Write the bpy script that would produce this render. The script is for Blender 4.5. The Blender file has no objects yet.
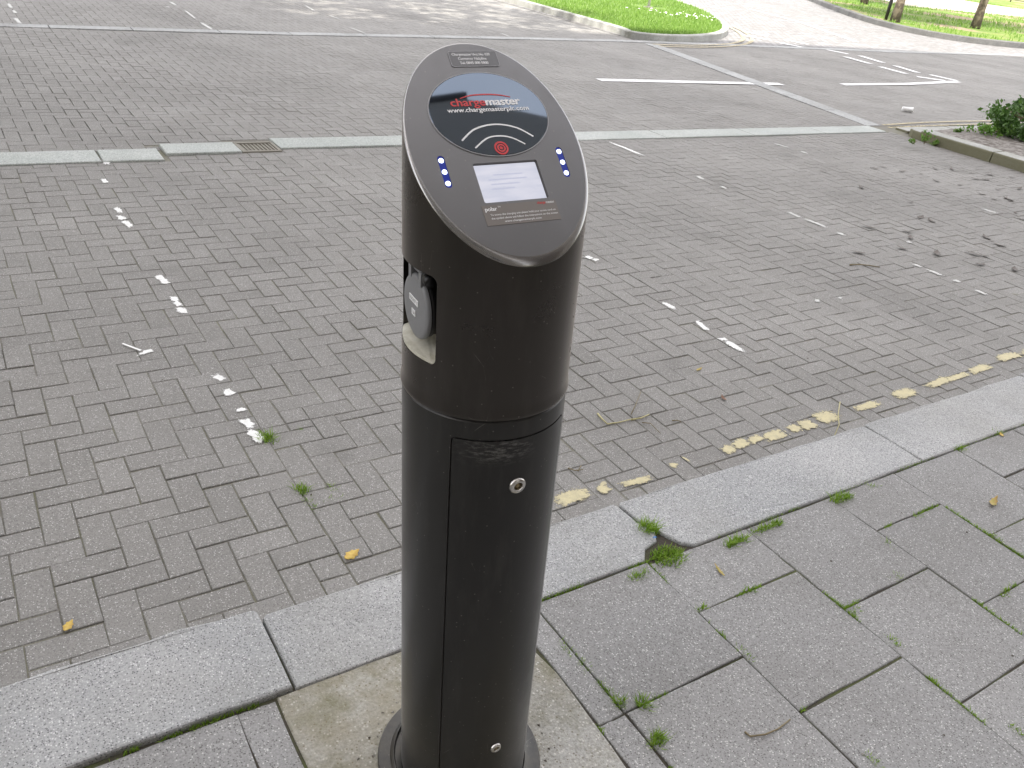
import bpy, bmesh, math, random
import numpy as np
from mathutils import Matrix, Vector, noise as mnoise

random.seed(7); rng = np.random.default_rng(7)
S = bpy.context.scene
C = S.collection
# ------------------------------------------------------------------ camera
F_PX, CAM_H = 838.2, 1.872
RW = np.array([[0.84143344, -0.170905, 0.51262193], [-0.52689002, -0.4699969632, 0.70815942], [0.11990276, -0.86596439, -0.4855193]])
cam = bpy.data.cameras.new('camera'); cam_o = bpy.data.objects.new('camera', cam); C.objects.link(cam_o)
cam.sensor_width = 36; cam.lens = F_PX / 1024 * 36; cam.clip_start = 0.05; cam.clip_end = 3000
cam_o.matrix_world = Matrix(((RW[0, 0], -RW[0, 1], -RW[0, 2], 0), (RW[1, 0], -RW[1, 1], -RW[1, 2], 0), (RW[2, 0], -RW[2, 1], -RW[2, 2], CAM_H), (0, 0, 0, 1)))
S.camera = cam_o
# ------------------------------------------------------------------ light
SUN_EL, SUN_XY = math.radians(53.5), Vector((-0.85, -0.527))
w = bpy.data.worlds.new('World'); S.world = w; w.use_nodes = True
nt = w.node_tree; bg = nt.nodes['Background']
sky = nt.nodes.new('ShaderNodeTexSky'); sky.sky_type = 'NISHITA'; sky.sun_disc = False
sky.sun_elevation = SUN_EL; sky.sun_rotation = math.atan2(SUN_XY.x, SUN_XY.y); sky.air_density = 1.0; sky.dust_density = 2.0; sky.ozone_density = 1.0
tcw = nt.nodes.new('ShaderNodeTexCoord'); nz = nt.nodes.new('ShaderNodeTexNoise'); nz.inputs['Scale'].default_value = 2.2; nz.inputs['Detail'].default_value = 6
cr = nt.nodes.new('ShaderNodeValToRGB'); cr.color_ramp.elements[0].position = 0.36; cr.color_ramp.elements[0].color = (0.45, 0.45, 0.45, 1); cr.color_ramp.elements[1].position = 0.66; cr.color_ramp.elements[1].color = (0.8, 0.8, 0.8, 1)
mx = nt.nodes.new('ShaderNodeMix'); mx.data_type = 'RGBA'
mx.inputs[7].default_value = (6.0, 5.6, 5.2, 1)          # thin warm cloud, added to take the blue out of the skylight
nt.links.new(tcw.outputs['Generated'], nz.inputs['Vector']); nt.links.new(nz.outputs['Fac'], cr.inputs['Fac'])
nt.links.new(cr.outputs['Color'], mx.inputs['Factor']); nt.links.new(sky.outputs['Color'], mx.inputs[6])
nt.links.new(mx.outputs[2], bg.inputs['Color']); bg.inputs['Strength'].default_value = 0.12
sun = bpy.data.lights.new('sun', 'SUN'); sun.energy = 2.0; sun.angle = math.radians(0.5); sun.color = (1, 0.95, 0.86)
sun_o = bpy.data.objects.new('sun', sun); C.objects.link(sun_o)
sdir = Vector((-SUN_XY.x * math.cos(SUN_EL), -SUN_XY.y * math.cos(SUN_EL), -math.sin(SUN_EL)))
sun_o.rotation_euler = sdir.to_track_quat('-Z', 'Y').to_euler(); sun_o.location = (-10, -20, 30)
S.view_settings.view_transform = 'Standard'; S.view_settings.look = 'None'; S.view_settings.gamma = 1
S.view_settings.exposure = 2.18

# ------------------------------------------------------------------ helpers
def tag(o, label=None, cat=None, group=None, kind=None):
    if label: o['label'] = label
    if cat: o['category'] = cat
    if group: o['group'] = group
    if kind: o['kind'] = kind
    return o
def thing(name, label, cat, loc=(0, 0, 0), rotz=0, group=None):
    o = bpy.data.objects.new(name, None); C.objects.link(o); o.empty_display_size = 0.1
    o.location = loc; o.rotation_euler = (0, 0, rotz)
    return tag(o, label, cat, group)
def G(px, py, z=0.0):
    """point of the level z seen at that pixel of the survey photograph (gives real ground coordinates)"""
    r = RW @ np.array([px - 512, py - 384, F_PX]); t = (z - CAM_H) / r[2]
    return np.array([r[0] * t, r[1] * t])
class MB:
    def __init__(s): s.v = []; s.f = []; s.sm = []
    def add(s, verts, faces, smooth=False):
        b = len(s.v); s.v.extend([tuple(p) for p in verts]); s.f.extend([tuple(i + b for i in q) for q in faces]); s.sm.extend([smooth] * len(faces)); return s
    def box(s, c, d, rz=0.0, bev=0.0):
        hx, hy, hz = d[0] / 2, d[1] / 2, d[2] / 2
        P = [(-hx, -hy), (hx, -hy), (hx, hy), (-hx, hy)]
        ca, sa = math.cos(rz), math.sin(rz)
        P = [(c[0] + x * ca - y * sa, c[1] + x * sa + y * ca) for x, y in P]
        return s.prism(P, c[2] - hz, c[2] + hz, bev)
    def prism(s, P, z0, z1, bev=0.0, zf=None):
        """convex-ish outline P (ccw) extruded; bev chamfers the upper edge; zf(x,y) adds relief to the top"""
        n = len(P); zf = zf or (lambda x, y: 0.0)
        rings = [[(x, y, z0) for x, y in P]]
        if bev:
            inn = inset(P, bev); inn2 = inset(P, bev * 0.3)
            rings.append([(x, y, z1 - bev + zf(x, y)) for x, y in P])
            rings.append([(x, y, z1 - bev * 0.3 + zf(x, y)) for x, y in inn2])
            rings.append([(x, y, z1 + zf(x, y)) for x, y in inn])
        else: rings.append([(x, y, z1 + zf(x, y)) for x, y in P])
        V = [p for r in rings for p in r]; F = []
        for k in range(len(rings) - 1):
            for i in range(n):
                j = (i + 1) % n; F.append((k * n + i, k * n + j, (k + 1) * n + j, (k + 1) * n + i))
        F.append(tuple((len(rings) - 1) * n + i for i in range(n))); F.append(tuple(reversed(range(n))))
        return s.add(V, F)
    def tube(s, pts, rad, n=8, caps=True):
        pts = [Vector(p) for p in pts]; rad = rad if hasattr(rad, '__len__') else [rad] * len(pts)
        V = []; F = []; up = Vector((0, 0, 1))
        for i, p in enumerate(pts):
            d = (pts[min(i + 1, len(pts) - 1)] - pts[max(i - 1, 0)]).normalized()
            a = d.cross(up if abs(d.z) < 0.95 else Vector((1, 0, 0))).normalized(); b = d.cross(a)
            for k in range(n):
                t = 2 * math.pi * k / n; V.append(p + (a * math.cos(t) + b * math.sin(t)) * rad[i])
        for i in range(len(pts) - 1):
            for k in range(n):
                k2 = (k + 1) % n; F.append((i * n + k, (i + 1) * n + k, (i + 1) * n + k2, i * n + k2))
        if caps: F.append(tuple(range(n))); F.append(tuple((len(pts) - 1) * n + k for k in reversed(range(n))))
        return s.add(V, F, True)
    def rings(s, R, cap0=True, cap1=True, smooth=True):
        n = len(R[0]); V = [p for r in R for p in r]; F = []
        for k in range(len(R) - 1):
            for i in range(n):
                j = (i + 1) % n; F.append((k * n + i, k * n + j, (k + 1) * n + j, (k + 1) * n + i))
        if cap0: F.append(tuple(reversed(range(n))))
        if cap1: F.append(tuple((len(R) - 1) * n + i for i in range(n)))
        return s.add(V, F, smooth)
    def lathe(s, prof, n=64, M=None, cap0=True, cap1=True):
        R = [[Vector((r * math.cos(2 * math.pi * k / n), r * math.sin(2 * math.pi * k / n), z)) for k in range(n)] for r, z in prof]
        if M is not None: R = [[M @ p for p in r] for r in R]
        return s.rings(R, cap0, cap1)
    def build(s, name, m, parent=None, sharp=None, fix=False):
        me = bpy.data.meshes.new(name); me.from_pydata([tuple(p) for p in s.v], [], s.f)
        me.polygons.foreach_set('use_smooth', s.sm)
        if fix:
            bm = bmesh.new(); bm.from_mesh(me); bmesh.ops.recalc_face_normals(bm, faces=bm.faces); bm.to_mesh(me); bm.free()
        if sharp: me.set_sharp_from_angle(angle=math.radians(sharp))
        me.update()
        o = bpy.data.objects.new(name, me); C.objects.link(o)
        if m: me.materials.append(m)
        if parent: o.parent = parent
        return o
def inset(P, d):
    n = len(P); out = []
    for i in range(n):
        a, b, c = np.array(P[i - 1]), np.array(P[i]), np.array(P[(i + 1) % n])
        e1 = (b - a) / (np.linalg.norm(b - a) + 1e-9); e2 = (c - b) / (np.linalg.norm(c - b) + 1e-9)
        n1 = np.array([-e1[1], e1[0]]); n2 = np.array([-e2[1], e2[0]])
        m = n1 + n2; m = m / max(0.35, (1 + n1 @ n2)); out.append(tuple(b + m * d))
    return out
def smooth_path(P, k=6):
    P = [np.array(p, float) for p in P]; Q = []
    for i in range(len(P) - 1):
        p0, p1, p2, p3 = P[max(i - 1, 0)], P[i], P[i + 1], P[min(i + 2, len(P) - 1)]
        for j in range(k):
            t = j / k
            Q.append(0.5 * (2 * p1 + (p2 - p0) * t + (2 * p0 - 5 * p1 + 4 * p2 - p3) * t * t + (3 * p1 - p0 - 3 * p2 + p3) * t ** 3))
    return Q + [P[-1]]
def offset_path(P, d):
    out = []
    for i in range(len(P)):
        t = P[min(i + 1, len(P) - 1)] - P[max(i - 1, 0)]; t = t / np.linalg.norm(t); out.append(P[i] + np.array([-t[1], t[0]]) * d)
    return out
def bool_diff(o, cutters):
    for c in cutters:
        md = o.modifiers.new('cut', 'BOOLEAN'); md.operation = 'DIFFERENCE'; md.solver = 'EXACT'; md.object = c
    bpy.context.view_layer.update()
    dg = bpy.context.evaluated_depsgraph_get(); me = bpy.data.meshes.new_from_object(o.evaluated_get(dg))
    o.modifiers.clear(); old = o.data; o.data = me; me.name = old.name
    for c in cutters: bpy.data.objects.remove(c)
    me.polygons.foreach_set('use_smooth', [True] * len(me.polygons)); me.set_sharp_from_angle(angle=math.radians(35))

# ------------------------------------------------------------------ materials
class N:
    def __init__(s, name, rough=0.7, base=(0.5, 0.5, 0.5), **kw):
        s.m = bpy.data.materials.new(name); s.m.use_nodes = True; s.t = s.m.node_tree; s.b = s.t.nodes['Principled BSDF']
        s.b.inputs['Base Color'].default_value = (*base, 1); s.b.inputs['Roughness'].default_value = rough
        for k, v in kw.items(): s.b.inputs[k.replace('_', ' ')].default_value = v
        s.co = None
    def n(s, t, **kw):
        x = s.t.nodes.new('ShaderNode' + t)
        for k, v in kw.items(): setattr(x, k, v)
        return x
    def l(s, a, b): s.t.links.new(a, b)
    def coord(s):
        if not s.co: s.co = s.n('TexCoord').outputs['Object']
        return s.co
    def noise(s, scale, detail=4, rough=0.55, vec=None):
        x = s.n('TexNoise'); x.inputs['Scale'].default_value = scale; x.inputs['Detail'].default_value = detail; x.inputs['Roughness'].default_value = rough
        s.l(vec or s.coord(), x.inputs['Vector']); return x.outputs['Fac']
    def voro(s, scale, out='Distance', feature='F1', vec=None):
        x = s.n('TexVoronoi', feature=feature); x.inputs['Scale'].default_value = scale; s.l(vec or s.coord(), x.inputs['Vector']); return x.outputs[out]
    def ramp(s, fac, stops):
        x = s.n('ValToRGB'); e = x.color_ramp.elements
        while len(e) < len(stops): e.new(0.5)
        for i, (p, c) in enumerate(stops): e[i].position = p; e[i].color = (*c, 1) if hasattr(c, '__len__') else (c, c, c, 1)
        s.l(fac, x.inputs['Fac']); return x.outputs['Color']
    def mix(s, fac, a, b, mode='MIX'):
        x = s.n('Mix', data_type='RGBA', blend_type=mode)
        for v, i in ((fac, 0), (a, 6), (b, 7)):
            if hasattr(v, 'is_output'): s.l(v, x.inputs[i])
            elif i == 0: x.inputs[0].default_value = v
            else: x.inputs[i].default_value = (*v, 1)
        return x.outputs[2]
    def math(s, op, a, b=0.0):
        x = s.n('Math', operation=op)
        for v, i in ((a, 0), (b, 1)):
            if hasattr(v, 'is_output'): s.l(v, x.inputs[i])
            else: x.inputs[i].default_value = v
        return x.outputs[0]
    def attr(s, name): x = s.n('Attribute', attribute_name=name); return x.outputs['Fac']
    def color(s, c): s.l(c, s.b.inputs['Base Color']); return s
    def roughness(s, c): s.l(c, s.b.inputs['Roughness']); return s
    def bump(s, h, dist, strength=1.0):
        x = s.n('Bump'); x.inputs['Distance'].default_value = dist; x.inputs['Strength'].default_value = strength
        s.l(h, x.inputs['Height']); s.l(x.outputs['Normal'], s.b.inputs['Normal']); return s
def stone(name, lo, hi, light, dark, sc=260.0, rnd=None, stain=0.35, stain_col=(0.12, 0.11, 0.095), light_amt=0.5, dark_amt=0.5, bump=0.0012, moss=0.0, patch=False):
    m = N(name, 0.85); m.b.inputs['Specular IOR Level'].default_value = 0.3
    if rnd: base = m.mix(m.attr('rnd'), lo, hi)
    else: base = m.mix(m.ramp(m.noise(1.7, 3), [(0.35, 0.0), (0.65, 1.0)]), lo, hi)
    grain = m.noise(sc * 0.8, 3, 0.7)
    base = m.mix(0.55, base, m.mix(1.0, base, m.ramp(grain, [(0.3, 0.55), (0.7, 1.5)]), 'MULTIPLY'))
    vo = m.n('TexVoronoi'); vo.inputs['Scale'].default_value = sc; m.l(m.coord(), vo.inputs['Vector'])
    sp = m.n('SeparateColor'); m.l(vo.outputs['Color'], sp.inputs['Color'])
    cell = m.ramp(vo.outputs['Distance'], [(0.25, 1.0), (0.5, 0.0)])
    base = m.mix(m.math('MULTIPLY', m.math('GREATER_THAN', sp.outputs[0], 1 - 0.5 * light_amt), cell), base, light)
    base = m.mix(m.math('MULTIPLY', m.math('GREATER_THAN', sp.outputs[1], 1 - 0.5 * dark_amt), cell), base, dark)
    st = m.ramp(m.noise(2.3, 6, 0.65), [(0.42, 0.0), (0.75, stain)])
    base = m.mix(st, base, stain_col)
    if patch:   # broad worn and grubby areas, a few old oil drips
        base = m.mix(0.5, base, m.mix(1.0, base, m.ramp(m.noise(0.55, 5, 0.6), [(0.3, 0.72), (0.7, 1.28)]), 'MULTIPLY'))
        base = m.mix(m.ramp(m.noise(1.25, 4, 0.6), [(0.62, 0.0), (0.74, 0.45)]), base, (0.12, 0.115, 0.105))
        base = m.mix(m.ramp(m.noise(3.6, 7, 0.75), [(0.58, 0.0), (0.78, 0.35)]), base, (0.32, 0.31, 0.29))
    if moss: base = m.mix(m.ramp(m.noise(5.0, 6, 0.7), [(0.5, 0.0), (0.72, moss)]), base, (0.11, 0.105, 0.035))
    m.color(base); m.bump(m.math('ADD', grain, m.noise(sc * 0.25, 3)), bump)
    return m.m

M_paver = stone('block paver concrete', (0.221, 0.214, 0.201), (0.255, 0.247, 0.233), (0.58, 0.57, 0.55), (0.13, 0.125, 0.12), 240, rnd=True, light_amt=0.32, dark_amt=0.45, stain=0.16, patch=True)
M_flag = stone('paving slab concrete', (0.250, 0.247, 0.241), (0.295, 0.291, 0.284), (0.60, 0.59, 0.57), (0.11, 0.105, 0.10), 210, rnd=True, light_amt=0.42, dark_amt=0.65, stain=0.3)
M_granite = stone('kerb granite', (0.32, 0.325, 0.325), (0.39, 0.39, 0.385), (0.66, 0.66, 0.65), (0.10, 0.10, 0.105), 205, light_amt=0.5, dark_amt=0.62, stain=0.45, stain_col=(0.25, 0.245, 0.22), bump=0.0015)
M_channel = stone('channel granite', (0.36, 0.385, 0.365), (0.43, 0.45, 0.43), (0.62, 0.62, 0.60), (0.2, 0.2, 0.2), 120, light_amt=0.4, dark_amt=0.4, stain=0.2, stain_col=(0.3, 0.31, 0.26))
M_farch = stone('dull channel setts', (0.32, 0.325, 0.32), (0.38, 0.385, 0.38), (0.5, 0.5, 0.5), (0.2, 0.2, 0.2), 60)
M_oldkerb = stone('weathered kerb granite', (0.34, 0.345, 0.33), (0.42, 0.42, 0.40), (0.5, 0.5, 0.47), (0.15, 0.15, 0.13), 120, stain=0.35, stain_col=(0.16, 0.155, 0.10), moss=0.3)
M_darkkerb = stone('dark kerb stone', (0.11, 0.11, 0.11), (0.16, 0.16, 0.155), (0.25, 0.25, 0.25), (0.06, 0.06, 0.06), 60)
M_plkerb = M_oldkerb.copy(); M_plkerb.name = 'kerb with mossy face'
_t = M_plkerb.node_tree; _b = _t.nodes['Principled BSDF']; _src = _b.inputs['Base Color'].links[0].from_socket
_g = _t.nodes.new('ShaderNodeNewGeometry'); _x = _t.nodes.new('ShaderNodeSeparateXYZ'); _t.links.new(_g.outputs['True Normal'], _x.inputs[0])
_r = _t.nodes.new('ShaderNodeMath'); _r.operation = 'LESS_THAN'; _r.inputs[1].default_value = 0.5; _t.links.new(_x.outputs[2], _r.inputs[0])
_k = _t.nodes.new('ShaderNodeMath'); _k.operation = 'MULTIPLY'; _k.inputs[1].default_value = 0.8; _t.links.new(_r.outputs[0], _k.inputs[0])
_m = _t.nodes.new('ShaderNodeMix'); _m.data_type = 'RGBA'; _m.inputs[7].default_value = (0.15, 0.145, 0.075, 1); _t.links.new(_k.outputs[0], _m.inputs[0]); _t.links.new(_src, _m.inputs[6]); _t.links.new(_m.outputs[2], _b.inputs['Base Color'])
M_concrete = stone('patched concrete', (0.23, 0.215, 0.17), (0.45, 0.445, 0.425), (0.6, 0.58, 0.54), (0.20, 0.18, 0.14), 150, light_amt=0.3, dark_amt=0.2, stain=0.75, stain_col=(0.22, 0.185, 0.10), moss=0.75, bump=0.003)
def m_sand():
    m = N('joint sand and moss', 0.95)
    c = m.mix(m.ramp(m.noise(3.5, 5, 0.7), [(0.42, 0.0), (0.62, 1.0)]), (0.19, 0.18, 0.155), (0.175, 0.172, 0.12))
    m.color(m.mix(0.5, c, m.mix(1.0, c, m.ramp(m.noise(160, 2), [(0.3, 0.4), (0.7, 1.5)]), 'MULTIPLY'))).bump(m.noise(120, 3), 0.003); return m.m
M_sand = m_sand()
def m_joint():
    m = N('slab joint earth', 0.95)
    c = m.mix(m.ramp(m.noise(4.5, 5, 0.7), [(0.45, 0.0), (0.6, 1.0)]), (0.055, 0.046, 0.036), (0.075, 0.085, 0.03))
    m.color(c).bump(m.noise(150, 3), 0.003); return m.m
M_joint = m_joint()
def m_ground():
    m = N('earth and turf', 0.95)
    m.color(m.mix(m.ramp(m.noise(0.4, 6), [(0.4, 0.0), (0.6, 1.0)]), (0.12, 0.10, 0.07), (0.09, 0.13, 0.03))).bump(m.noise(20, 4), 0.03); return m.m
M_ground = m_ground()
def m_farpave(name, c1, c2, mort, bw, rh, sc):
    m = N(name, 0.85)
    b = m.n('TexBrick'); b.offset = 0.5
    for k, v in (('Color1', (*c1, 1)), ('Color2', (*c2, 1)), ('Mortar', (*mort, 1)), ('Scale', sc), ('Mortar Size', 0.012), ('Brick Width', bw), ('Row Height', rh), ('Bias', 0.0)): b.inputs[k].default_value = v
    m.l(m.coord(), b.inputs['Vector'])
    c = m.mix(m.ramp(m.noise(0.6, 5, 0.6), [(0.35, 0.0), (0.7, 0.4)]), b.outputs['Color'], (0.17, 0.155, 0.14))
    m.color(m.mix(0.5, c, m.mix(1.0, c, m.ramp(m.noise(60, 2), [(0.3, 0.6), (0.7, 1.4)]), 'MULTIPLY')))
    m.bump(b.outputs['Fac'], -0.006); return m.m
M_farroad = m_farpave('distant block paving', (0.20, 0.182, 0.17), (0.25, 0.232, 0.22), (0.11, 0.1, 0.085), 0.2, 0.1, 1.0)
M_setts = m_farpave('granite setts', (0.19, 0.187, 0.19), (0.33, 0.325, 0.325), (0.12, 0.118, 0.115), 0.2, 0.12, 1.0)
def m_paint(name, c, wear, chips=False):
    m = N(name, 0.7)
    m.color(m.mix(m.ramp(m.noise(35, 6, 0.75), [(0.4, 0.0), (0.75, wear)]), c, (0.24, 0.22, 0.19))).bump(m.noise(150, 3), 0.001)
    if chips: h = m.math('ADD', m.math('MULTIPLY', m.attr('edge'), 0.75), m.math('MULTIPLY', m.math('SUBTRACT', m.noise(60, 7, 0.8), 0.5), 1.5)); lo = 0.16 + 0.12 * wear
    else: h = m.noise(42, 7, 0.8); lo = 0.30 + 0.16 * wear
    m.l(m.ramp(h, [(lo, 0.0), (lo + 0.07, 1.0)]), m.b.inputs['Alpha']); return m.m   # worn through to the paving
M_white = m_paint('worn white road paint', (0.82, 0.82, 0.80), 0.35, True)
M_faded = m_paint('faded white road paint', (0.56, 0.56, 0.54), 0.6, True)
M_white2 = m_paint('white road paint', (0.8, 0.8, 0.8), 0.3)
M_yellow = m_paint('worn yellow road paint', (0.55, 0.49, 0.29), 0.5, True)
M_cream = m_paint('faded yellow road paint', (0.55, 0.47, 0.28), 0.9)
def m_leaf(name, a, b, trans=0.0, rough=0.5, sc=3.0):
    m = N(name, rough); m.b.inputs['Specular IOR Level'].default_value = 0.35
    m.color(m.mix(m.attr('rnd'), a, b))
    if trans:
        t = m.n('BsdfTranslucent'); m.l(m.mix(m.attr('rnd'), tuple(x * 1.4 for x in a), tuple(x * 1.4 for x in b)), t.inputs['Color'])
        mixs = m.n('MixShader'); mixs.inputs[0].default_value = trans
        out = m.t.nodes['Material Output']; m.l(m.b.outputs[0], mixs.inputs[1]); m.l(t.outputs[0], mixs.inputs[2]); m.l(mixs.outputs[0], out.inputs['Surface'])
    return m.m
M_grass = m_leaf('grass blades', (0.11, 0.21, 0.03), (0.21, 0.33, 0.07), 0.3)
M_tuft = m_leaf('joint grass', (0.13, 0.25, 0.02), (0.26, 0.38, 0.05), 0.25)
M_bush = m_leaf('glossy bush leaves', (0.04, 0.10, 0.02), (0.12, 0.22, 0.045), 0.2, 0.42)
M_crown = m_leaf('tree leaves', (0.045, 0.09, 0.018), (0.10, 0.16, 0.03), 0.3)
M_weed = m_leaf('weed leaves', (0.08, 0.19, 0.03), (0.17, 0.30, 0.05), 0.25)
def m_turf():
    m = N('turf', 0.95)
    m.color(m.mix(m.ramp(m.noise(1.2, 6, 0.65), [(0.38, 0.0), (0.62, 1.0)]), (0.11, 0.19, 0.03), (0.17, 0.26, 0.055))).bump(m.noise(25, 4), 0.04); return m.m
M_turf = m_turf()
def m_verge():
    m = N('verge turf and bare earth', 0.95)
    turf = m.mix(m.ramp(m.noise(0.8, 6, 0.65), [(0.4, 0.0), (0.6, 1.0)]), (0.10, 0.17, 0.02), (0.16, 0.22, 0.03))
    m.color(m.mix(m.ramp(m.noise(0.22, 5, 0.6), [(0.52, 0.0), (0.58, 1.0)]), turf, (0.27, 0.21, 0.13))).bump(m.noise(10, 4), 0.05); return m.m
M_verge = m_verge()
def m_soil():
    m = N('dark soil', 0.95)
    c = m.mix(m.ramp(m.noise(14, 6, 0.7), [(0.4, 0.0), (0.62, 1.0)]), (0.10, 0.085, 0.07), (0.30, 0.28, 0.26))
    m.color(c).bump(m.noise(40, 5), 0.02); return m.m
M_soil = m_soil()
def m_bark():
    m = N('plane tree bark', 0.9)
    m.color(m.mix(m.ramp(m.noise(5, 5, 0.6), [(0.45, 0.0), (0.55, 1.0)]), (0.08, 0.062, 0.045), (0.17, 0.14, 0.10))).bump(m.noise(18, 5), 0.03); return m.m
M_bark = m_bark()
def m_twig(): m = N('twig', 0.8); m.color(m.mix(m.noise(60), (0.10, 0.075, 0.045), (0.30, 0.25, 0.14))); return m.m
M_twig = m_twig()
def m_post(name, c, rough, scuff, ior=1.5, grain=0.02, metal=0.0):
    """satin black powder coat with dust specks and light scuffs"""
    m = N(name, rough); m.b.inputs['IOR'].default_value = ior; m.b.inputs['Metallic'].default_value = metal
    dust = m.ramp(m.noise(6, 6, 0.7), [(0.4, 0.0), (0.8, 1.0)])
    base = m.mix(m.math('MULTIPLY', dust, 0.10), c, (0.10, 0.095, 0.085))
    vo = m.n('TexVoronoi'); vo.inputs['Scale'].default_value = 150; m.l(m.coord(), vo.inputs['Vector'])
    sp = m.n('SeparateColor'); m.l(vo.outputs['Color'], sp.inputs['Color'])
    speck = m.math('MULTIPLY', m.math('GREATER_THAN', sp.outputs[0], 0.94), m.ramp(vo.outputs['Distance'], [(0.12, 1.0), (0.25, 0.0)]))
    base = m.mix(m.math('MULTIPLY', speck, 0.4), base, (0.30, 0.28, 0.25))
    sz = m.n('SeparateXYZ'); m.l(m.coord(), sz.inputs[0])
    low = m.math('MULTIPLY', m.ramp(sz.outputs[2], [(0.0, 1.0), (0.30, 0.0)]), m.ramp(m.noise(22, 6, 0.75), [(0.38, 0.0), (0.7, 1.0)]))
    base = m.mix(m.math('MULTIPLY', low, 0.4), base, (0.12, 0.11, 0.09))
    mq = m.n('Mapping'); mq.inputs['Scale'].default_value = (28, 28, 5); m.l(m.coord(), mq.inputs['Vector'])
    smear = m.ramp(m.noise(1.0, 6, 0.7, mq.outputs[0]), [(0.52, 0.0), (0.8, 1.0)])
    base = m.mix(m.math('MULTIPLY', smear, 0.16), base, (0.16, 0.15, 0.14))
    ms = m.n('Mapping'); ms.inputs['Scale'].default_value = (9, 9, 3); ms.inputs['Rotation'].default_value = (0.5, 0.3, 0.2); m.l(m.coord(), ms.inputs['Vector'])
    vs = m.n('TexVoronoi', feature='DISTANCE_TO_EDGE'); vs.inputs['Scale'].default_value = 3.0; m.l(ms.outputs[0], vs.inputs['Vector'])
    scr = m.math('MULTIPLY', m.math('LESS_THAN', vs.outputs['Distance'], 0.006), m.ramp(m.noise(9, 5, 0.7), [(0.6, 0.0), (0.68, 1.0)]))
    base = m.mix(m.math('MULTIPLY', scr, 0.4), base, (0.25, 0.24, 0.22))
    if scuff:   # pale rubbed patch just under the top edge of the door, where it is levered open
        sx = m.n('SeparateXYZ'); m.l(m.coord(), sx.inputs[0])
        band = m.ramp(m.math('ABSOLUTE', m.math('SUBTRACT', sx.outputs[2], 0.995)), [(0.0, 1.0), (0.035, 0.0)])
        side = m.ramp(m.math('ABSOLUTE', m.math('ADD', sx.outputs[0], 0.035)), [(0.02, 1.0), (0.075, 0.0)])
        mp = m.n('Mapping'); mp.inputs['Scale'].default_value = (30, 30, 110); m.l(m.coord(), mp.inputs['Vector'])
        sc = m.math('MULTIPLY', m.math('MULTIPLY', band, side), m.ramp(m.noise(2.0, 6, 0.75, mp.outputs[0]), [(0.48, 0.0), (0.64, 1.0)]))
        base = m.mix(m.math('MULTIPLY', sc, 0.7), base, (0.33, 0.32, 0.30))
    m.color(base); m.roughness(m.math('ADD', m.math('ADD', m.math('MULTIPLY', dust, 0.12), m.math('MULTIPLY', smear, 0.10)), rough)); m.bump(m.noise(900, 2), 0.0002, grain * 10); return m.m
M_head = m_post('satin black metallic coat', (0.064, 0.058, 0.053), 0.27, False, 1.5, metal=0.85)
M_rim = N('highlit rim coat', 0.22, (0.33, 0.325, 0.32), Metallic=0.9).m  # bright highlight of the rim put into its pale metal colour
M_face = m_post('dark grey metallic face', (0.17, 0.168, 0.17), 0.33, False, 1.5, metal=0.6)
M_col = m_post('black metallic coat', (0.047, 0.046, 0.044), 0.30, False, 1.5, metal=0.75)
M_door = m_post('scuffed black metallic coat', (0.043, 0.042, 0.041), 0.33, True, 1.5, metal=0.75)
for _m, _w, _c in ((M_head, 0.30, (1.0, 0.88, 0.76)), (M_col, 0.16, (1, 0.98, 0.95)), (M_door, 0.16, (1, 0.98, 0.95))):   # edge highlights put in as a dust-like sheen, brown on the head
    _b = _m.node_tree.nodes['Principled BSDF']; _b.inputs['Sheen Weight'].default_value = _w; _b.inputs['Sheen Roughness'].default_value = 0.35; _b.inputs['Sheen Tint'].default_value = (*_c, 1)
M_black = N('black plastic', 0.45, (0.012, 0.012, 0.013)).m
M_lens = N('dark gloss acrylic', 0.025, (0.006, 0.006, 0.010), IOR=2.4, Specular_Tint=(0.64, 0.79, 1.0, 1)).m  # blue of the reflected sky put into the specular tint
M_edge = N('pale acrylic edge', 0.3, (0.35, 0.35, 0.36)).m
M_red = N('red print', 0.4, (0.62, 0.035, 0.04)).m
M_print = N('white print', 0.4, (0.85, 0.85, 0.85)).m
M_darkprint = N('dark print', 0.5, (0.03, 0.03, 0.03)).m
M_sticker = N('grey brown sticker', 0.22, (0.21, 0.19, 0.175)).m
M_toplabel = N('dark label film', 0.2, (0.05, 0.05, 0.055), IOR=1.7).m
M_steel = N('worn steel', 0.28, (0.62, 0.60, 0.57), Metallic=1.0).m
M_brass = N('lock brass', 0.4, (0.35, 0.29, 0.18), Metallic=1.0).m
def m_greyplastic(): m = N('grey socket lid plastic', 0.45); m.color(m.mix(m.noise(40, 4), (0.19, 0.195, 0.20), (0.24, 0.24, 0.245))); return m.m
M_grey = m_greyplastic()
def m_tray(): m = N('dusty cream tray', 0.6); m.color(m.mix(m.ramp(m.noise(30, 5, 0.7), [(0.4, 0.0), (0.75, 0.7)]), (0.66, 0.64, 0.55), (0.36, 0.33, 0.22))); return m.m
M_tray = m_tray()
def m_screen():
    m = N('lit display', 0.15, (0.05, 0.05, 0.06))
    mp = m.n('Mapping'); mp.inputs['Scale'].default_value = (14, 60, 60); m.l(m.coord(), mp.inputs['Vector'])
    c = m.mix(m.ramp(m.noise(1.5, 3, 0.5, mp.outputs[0]), [(0.35, 0.0), (0.65, 1.0)]), (0.68, 0.70, 0.82), (0.80, 0.80, 0.90))
    m.l(c, m.b.inputs['Emission Color']); m.b.inputs['Emission Strength'].default_value = 0.185; return m.m
M_screen = m_screen()
def m_emit(name, base, e, s): m = N(name, 0.3, base); m.b.inputs['Emission Color'].default_value = (*e, 1); m.b.inputs['Emission Strength'].default_value = s; return m.m
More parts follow.
